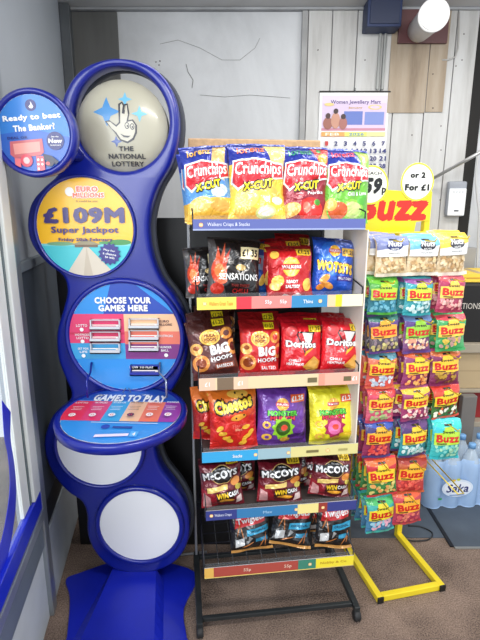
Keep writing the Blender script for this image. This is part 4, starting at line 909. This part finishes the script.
ORD = ['top','second','third','fourth','fifth','sixth','seventh','bottom']; COLN = ['left','middle','right']
hits_bottom = [(276,275,275),(314,315,312),(352,352,350),(388,386,385),(421,419,417),(456,456,457),(494,491,None),(530,522,None)]
zrows = []
jr = random.Random(4)
hm = mat('yellow_hook_wire', (226, 200, 60), .35, .3)
for (r_, c_), (lay, desc) in pd.items():
    px = rows_y[r_][c_]; ytop = rows_y[r_][3] + ({(1,2):-2,(2,2):-1,(3,2):-3,(3,1):-1,(4,2):-3,(0,2):-3,(4,0):1,(6,0):1,(7,0):3,(7,1):-4,(6,1):0}.get((r_,c_),0)); yb = hits_bottom[r_][c_]
    v = vfront+jr.uniform(-.012, .008)
    u, zt_ = spix(px, ytop, v); _, zb = spix(px, yb, v)
    h = zt_-zb; wd = (35 if r_ == 0 else 32)/F*zdepth(sworld(u, v, (zt_+zb)/2))
    if (r_, c_) == (7, 1): wd *= .95
    name = 'nut_bag' if r_ == 0 else 'sweet_bag'
    hz_ = zt_-h*.075
    # double-wire hook through the bags
    put('hook', tube(bmesh.new(), [(u, .30, hz_-.004), (u, .02, hz_-.004), (u, .012, hz_+.006)], .0022, 6), hm, st, True)
    front = make_bag(name, wd, h, .026 if r_ else .03, lay, 50+r_*3+c_, (150, 130, 130), 8, 10, POUCH, 'top', .45)
    gname = 'nut bags on the top row of the yellow stand' if r_ == 0 else 'sweet bags on the %s row of the yellow stand' % ORD[r_]
    nb = 4 if c_ == 0 else 3
    for k in range(nb):
        o = front if k == 0 else front.copy()
        if k: C.objects.link(o)
        vv = v+k*.034+(.004 if k else 0)
        uu = u+(jr.uniform(-.006, .004) if k else 0)
        o.location = sworld(uu, vv, zt_+(jr.uniform(-.004, .008) if k else 0))
        o.rotation_euler = (R(jr.uniform(-3, 2)), R(jr.uniform(-4, 4)), SA+R(jr.uniform(-7, 5)))
        pos = ['front', 'second back', 'third back', 'fourth back'][k] 
        tag(o, '%s, %s on %s hook, %s row' % (desc, pos, COLN[c_], ORD[r_]), 'nut bag' if r_ == 0 else 'sweet bag', gname)
# empty hook on the right of the seventh row (open double wire)
z7 = spix(430, 480, .1)[1]
put('empty_hook', tube(bmesh.new(), [(.295, .30, z7+.02), (.300, .02, z7-.02), (.325, .02, z7-.02), (.325, .30, z7+.02)], .0024, 6), hm, st, True)
_, z7b = spix(413, 457, .1)
# header signs on the stand
hd = .30
ua, za = spix(352, 236, hd); ub, zb_ = spix(433, 187, hd)
lx_, lz_ = spix(392.5, 211.5, hd)
sgn = thing('price_sign', 'yellow shaped sign with red lettering on top of the sweet stand', 'sign', sworld(lx_, hd, lz_), SA)
sw_, sh_ = (ub-ua)*1.0, (zb_-za)
Ls = [P([(-.5,-.5),(.30,-.5),(.32,-.22),(.5,-.18),(.5,.40),(.44,.5),(.2,.5),(.1,.42),(-.3,.46),(-.5,.5)],(250,230,40)), T('Buzz', .0,.10,.95,.60,(224,44,30),bold=.06,shear=.15)]
art('sign_panel', sw_, sh_, Ls, GLOSS, sgn, back=0)
ring = [(x*sw_, y*sh_) for x, y in Ls[0][1]]
bm = bmesh.new(); va = [bm.verts.new((x, .0004, y)) for x, y in ring]; vb = [bm.verts.new((x, .003, y)) for x, y in ring]
for t in tessellate_polygon([[Vector((x, y, 0)) for x, y in ring]]): bm.faces.new([va[i] for i in t]); bm.faces.new([vb[i] for i in reversed(t)])
for k in range(len(ring)): bm.faces.new((va[k-1], va[k], vb[k], vb[k-1]))
put('sign_backing', bm, mat('yellow_card', (246, 226, 50), .6), sgn)
for (px, py, rr, lay) in ((417.5, 182, 18.5, [T('or 2', 0,.18,.46,.16,(24,24,24),bold=.07), T('For £1', .0,-.14,.74,.18,(24,24,24),bold=.07)]),
                          (371, 185, 19, [T('EACH', .08,.30,.4,.08,(30,30,30)), T('59', .05,-.02,.55,.42,(24,24,24),bold=.06,shear=.25), T('p', .38,-.16,.13,.2,(24,24,24),bold=.04)])):
    X, Z = spix(px, py, hd-.004); q = rr/F*zdepth(sworld(X, hd, Z))
    a_ = art('price_roundel', q*2, q*2, [E(0,0,.5,.5,(250,240,60)), E(0,0,.455,.455,(246,246,236))]+lay, GLOSS, sgn, 'ell', back=.002)
    a_.location = (X-lx_, -.004, Z-lz_)
put('sign_post', B(-.02, .0035, -.10, -.008, .01, .02, bev=.001), yel, sgn)

# ============================================================ WATER PACK
wp0 = onfloor(446, 510)
pr = .045
wk = thing('water_pack', 'shrink wrapped pack of clear water bottles with pale blue film on the tiles', 'water pack', (wp0.x-.02, wp0.y+pr, .005), R(4))
pet = mat('clear_bottle_plastic', (216, 232, 246), .12, alpha=.45); capm = mat('blue_bottle_cap', (120, 170, 220), .4)
bp0 = None
for j in range(2):
    for i in range(4):
        x, y = -.045+i*.092, j*.092
        if bp0 is None:
            bp0 = put('bottle', lathe(bmesh.new(), [(.036,0),(.043,.008),(.044,.09),(.041,.10),(.044,.11),(.044,.20),(.040,.235),(.022,.28),(.015,.295),(.014,.305)], (0,0,0), 'Z', 24), pet, wk, True)
            cp0 = put('cap', lathe(bmesh.new(), [(.017,.300),(.017,.32),(.015,.324)], (0,0,0), 'Z', 20), capm, bp0, True)
            b_ = bp0
        else:
            b_ = bp0.copy(); C.objects.link(b_); b_.parent = wk; c_ = cp0.copy(); C.objects.link(c_); c_.parent = b_
        b_.location = (x, y, 0)
# film: scalloped hull
ring = []
def arc(cx, cy, a0, a1, n=7): return [(cx+.0475*math.cos(R(a0+(a1-a0)*k/n)), cy+.0475*math.sin(R(a0+(a1-a0)*k/n))) for k in range(n+1)]
for i in range(4): ring += arc(-.045+i*.092, 0, 215 if i else 180, 325 if i < 3 else 360)
for i in range(3, -1, -1): ring += arc(-.045+i*.092, .092, 35 if i < 3 else 0, 145 if i else 180)
bm = bmesh.new(); rr_ = []
for z, s in ((.002, 0), (.012, 1), (.10, 1), (.19, 1), (.225, .96), (.25, .86)):
    cx, cy = .093, .046
    rr_.append([bm.verts.new((cx+(x-cx)*(s if s else .97), cy+(y-cy)*(s if s else .97), z)) for x, y in ring])
for a, b in zip(rr_, rr_[1:]):
    for k in range(len(ring)): bm.faces.new((a[k-1], a[k], b[k], b[k-1]))
bm.faces.new(rr_[0])
put('shrink_film', bm, mat('pale_blue_film', (176, 208, 250), .22, alpha=.66, bump=.3, bscale=30), wk, True)
lb = art('film_label', .185, .13, [E(0,0,.42,.36,(216,228,244)), E(0,.02,.36,.26,(236,240,248)), T('Saka', 0,.0,.60,.34,(30,40,110),bold=.02,shear=.2), E(-.12,.33,.05,.05,(230,190,60)), E(.0,.36,.05,.05,(200,210,70)), Rc(-.2,-.30,.2,-.26,(120,150,200)), E(-.42,.4,.06,.05,(70,130,200)), Rc(-.5,-.46,-.40,-.38,(60,160,90))][0:], GLOSS, wk, back=0)
lb.location = (.06, -.0500, .115)

# ============================================================ SHELVING AND BOXES AT THE RIGHT
sx0 = onY(438, 350, 2.35).x
shl = thing('stock_shelving', 'grey metal shelving unit at the right edge holding stock boxes', 'shelving', (sx0, 2.35, 0))
gs = mat('warm_grey_shelf', (168, 158, 140), .5, .1)
zs = [onY(460, 353, 2.35).z, onY(460, 392, 2.35).z, .30]
put('shelf_board', B(0, 0, zs[0], .5, .33, onY(460, 344, 2.35).z, bev=.003), gs, shl)
put('shelf_board', B(0, 0, zs[1]-.005, .5, .33, zs[1]+.012, bev=.003), gs, shl)
put('shelf_board', B(0, 0, .30, .5, .33, .33, bev=.003), gs, shl)
for x, y in ((.0, .0), (.0, .31)): put('post', B(x, y+.001, 0, x+.02, y+.02, zs[0]-.001, bev=.002), gs, shl)
put('post', B(.135, -.045, 0, .21, -.001, zs[1]-.006, bev=.006), mat('grey_column', (120, 116, 112), .5), shl)
zt1 = onY(460, 344, 2.35).z
def cardbox(name, x0, y0, z0, x1, y1, z1, layers, m, label, cat='box', edge=(40, 36, 36)):
    r0 = thing(name, label, cat, ((x0+x1)/2, y0, z0)); wd = x1-x0; hh_ = z1-z0
    put('carton', B(-wd/2, .002, 0, wd/2, y1-y0, hh_, bev=.002), m, r0)
    a_ = art('printed_front', wd-.006, hh_-.006, layers, CARD, r0, back=.0012, edge=edge); a_.location = (0, .0005, hh_/2)
    put('tape', B(-.02, .01, hh_, .02, y1-y0-.01, hh_+.0008), mat('parcel_tape', (190, 160, 110), .3), r0)
    return r0
bx0 = onY(438, 300, 2.38).x
cardbox('crisp_carton', bx0+.01, 2.38, zt1+.001, bx0+.42, 2.64, onY(460, 283, 2.38).z, [Rc(-.5,-.5,.5,.5,(24,22,22)), T('SENSATIONS', -.22,.12,.46,.10,(206,200,190),bold=.0), Rc(-.5,-.40,-.18,.0,(120,24,30)), Rc(-.5,.46,.5,.5,(60,56,50))], mat('black_carton', (26, 24, 24), .6), 'black carton with white lettering on the upper shelf at the right edge')
cardbox('yellow_carton', bx0+.03, 2.385, onY(460, 283, 2.38).z+.002, bx0+.40, 2.62, onY(460, 276, 2.38).z+.01, [Rc(-.5,-.5,.5,.5,(240,206,70)), Rc(-.4,-.1,.2,.1,(200,150,50))], mat('yellow_carton_card', (240, 206, 80), .6), 'flat yellow carton lying on top of the black carton')
cardbox('brown_carton', bx0+.03, 2.37, zs[1]+.013, bx0+.42, 2.62, zs[0]-.004, [Rc(-.5,-.5,.5,.5,(186,164,128)), Rc(-.5,-.02,.5,.0,(160,138,104))], mat('brown_card', (186, 162, 126), .8, var=.08), 'plain brown cardboard carton on the shelf below the black carton')
cardbox('red_carton', bx0-.02, 2.40, .331, bx0+.35, 2.64, zs[1]-.01, [Rc(-.5,-.5,.5,.5,(150,34,36)), Rc(-.44,-.44,-.08,.44,(176,96,60)), Rc(-.425,-.425,-.095,.425,(150,34,36)), P([(-.4,.1),(-.12,.3),(-.12,.26),(-.4,.06)],(190,120,70)), T('K', -.25,-.15,.12,.25,(196,120,70))], mat('red_card', (150, 36, 38), .6), 'dark red carton with thin gold lines on the lowest shelf at right')
# dark loose cable loop and black strip on the tiles
tag(put('cable_loop', tube(bmesh.new(), spline([onfloor(x, y)+Vector((0,0,.007)) for x, y in ((393,522),(398,536),(410,542),(428,541),(432,534),(420,528),(408,527))], 5, False), .003, 6), mat('black_cable', (20,20,22), .5), smooth=True), 'thin black cable loop lying on the floor behind the yellow stand', 'cable')
tag(put('cable_floor_lead', tube(bmesh.new(), [onfloor(165, 560)+Vector((0,0,.006)), onfloor(180, 556)+Vector((0,0,.006)), onfloor(207, 553)+Vector((0,0,.006))], .005, 8), mat('grey_lead', (120,120,124), .5), smooth=True), 'short grey cable lying between the blue stand and the crisp rack', 'cable')
D.objects['cable_floor_lead'].name = 'power_lead'
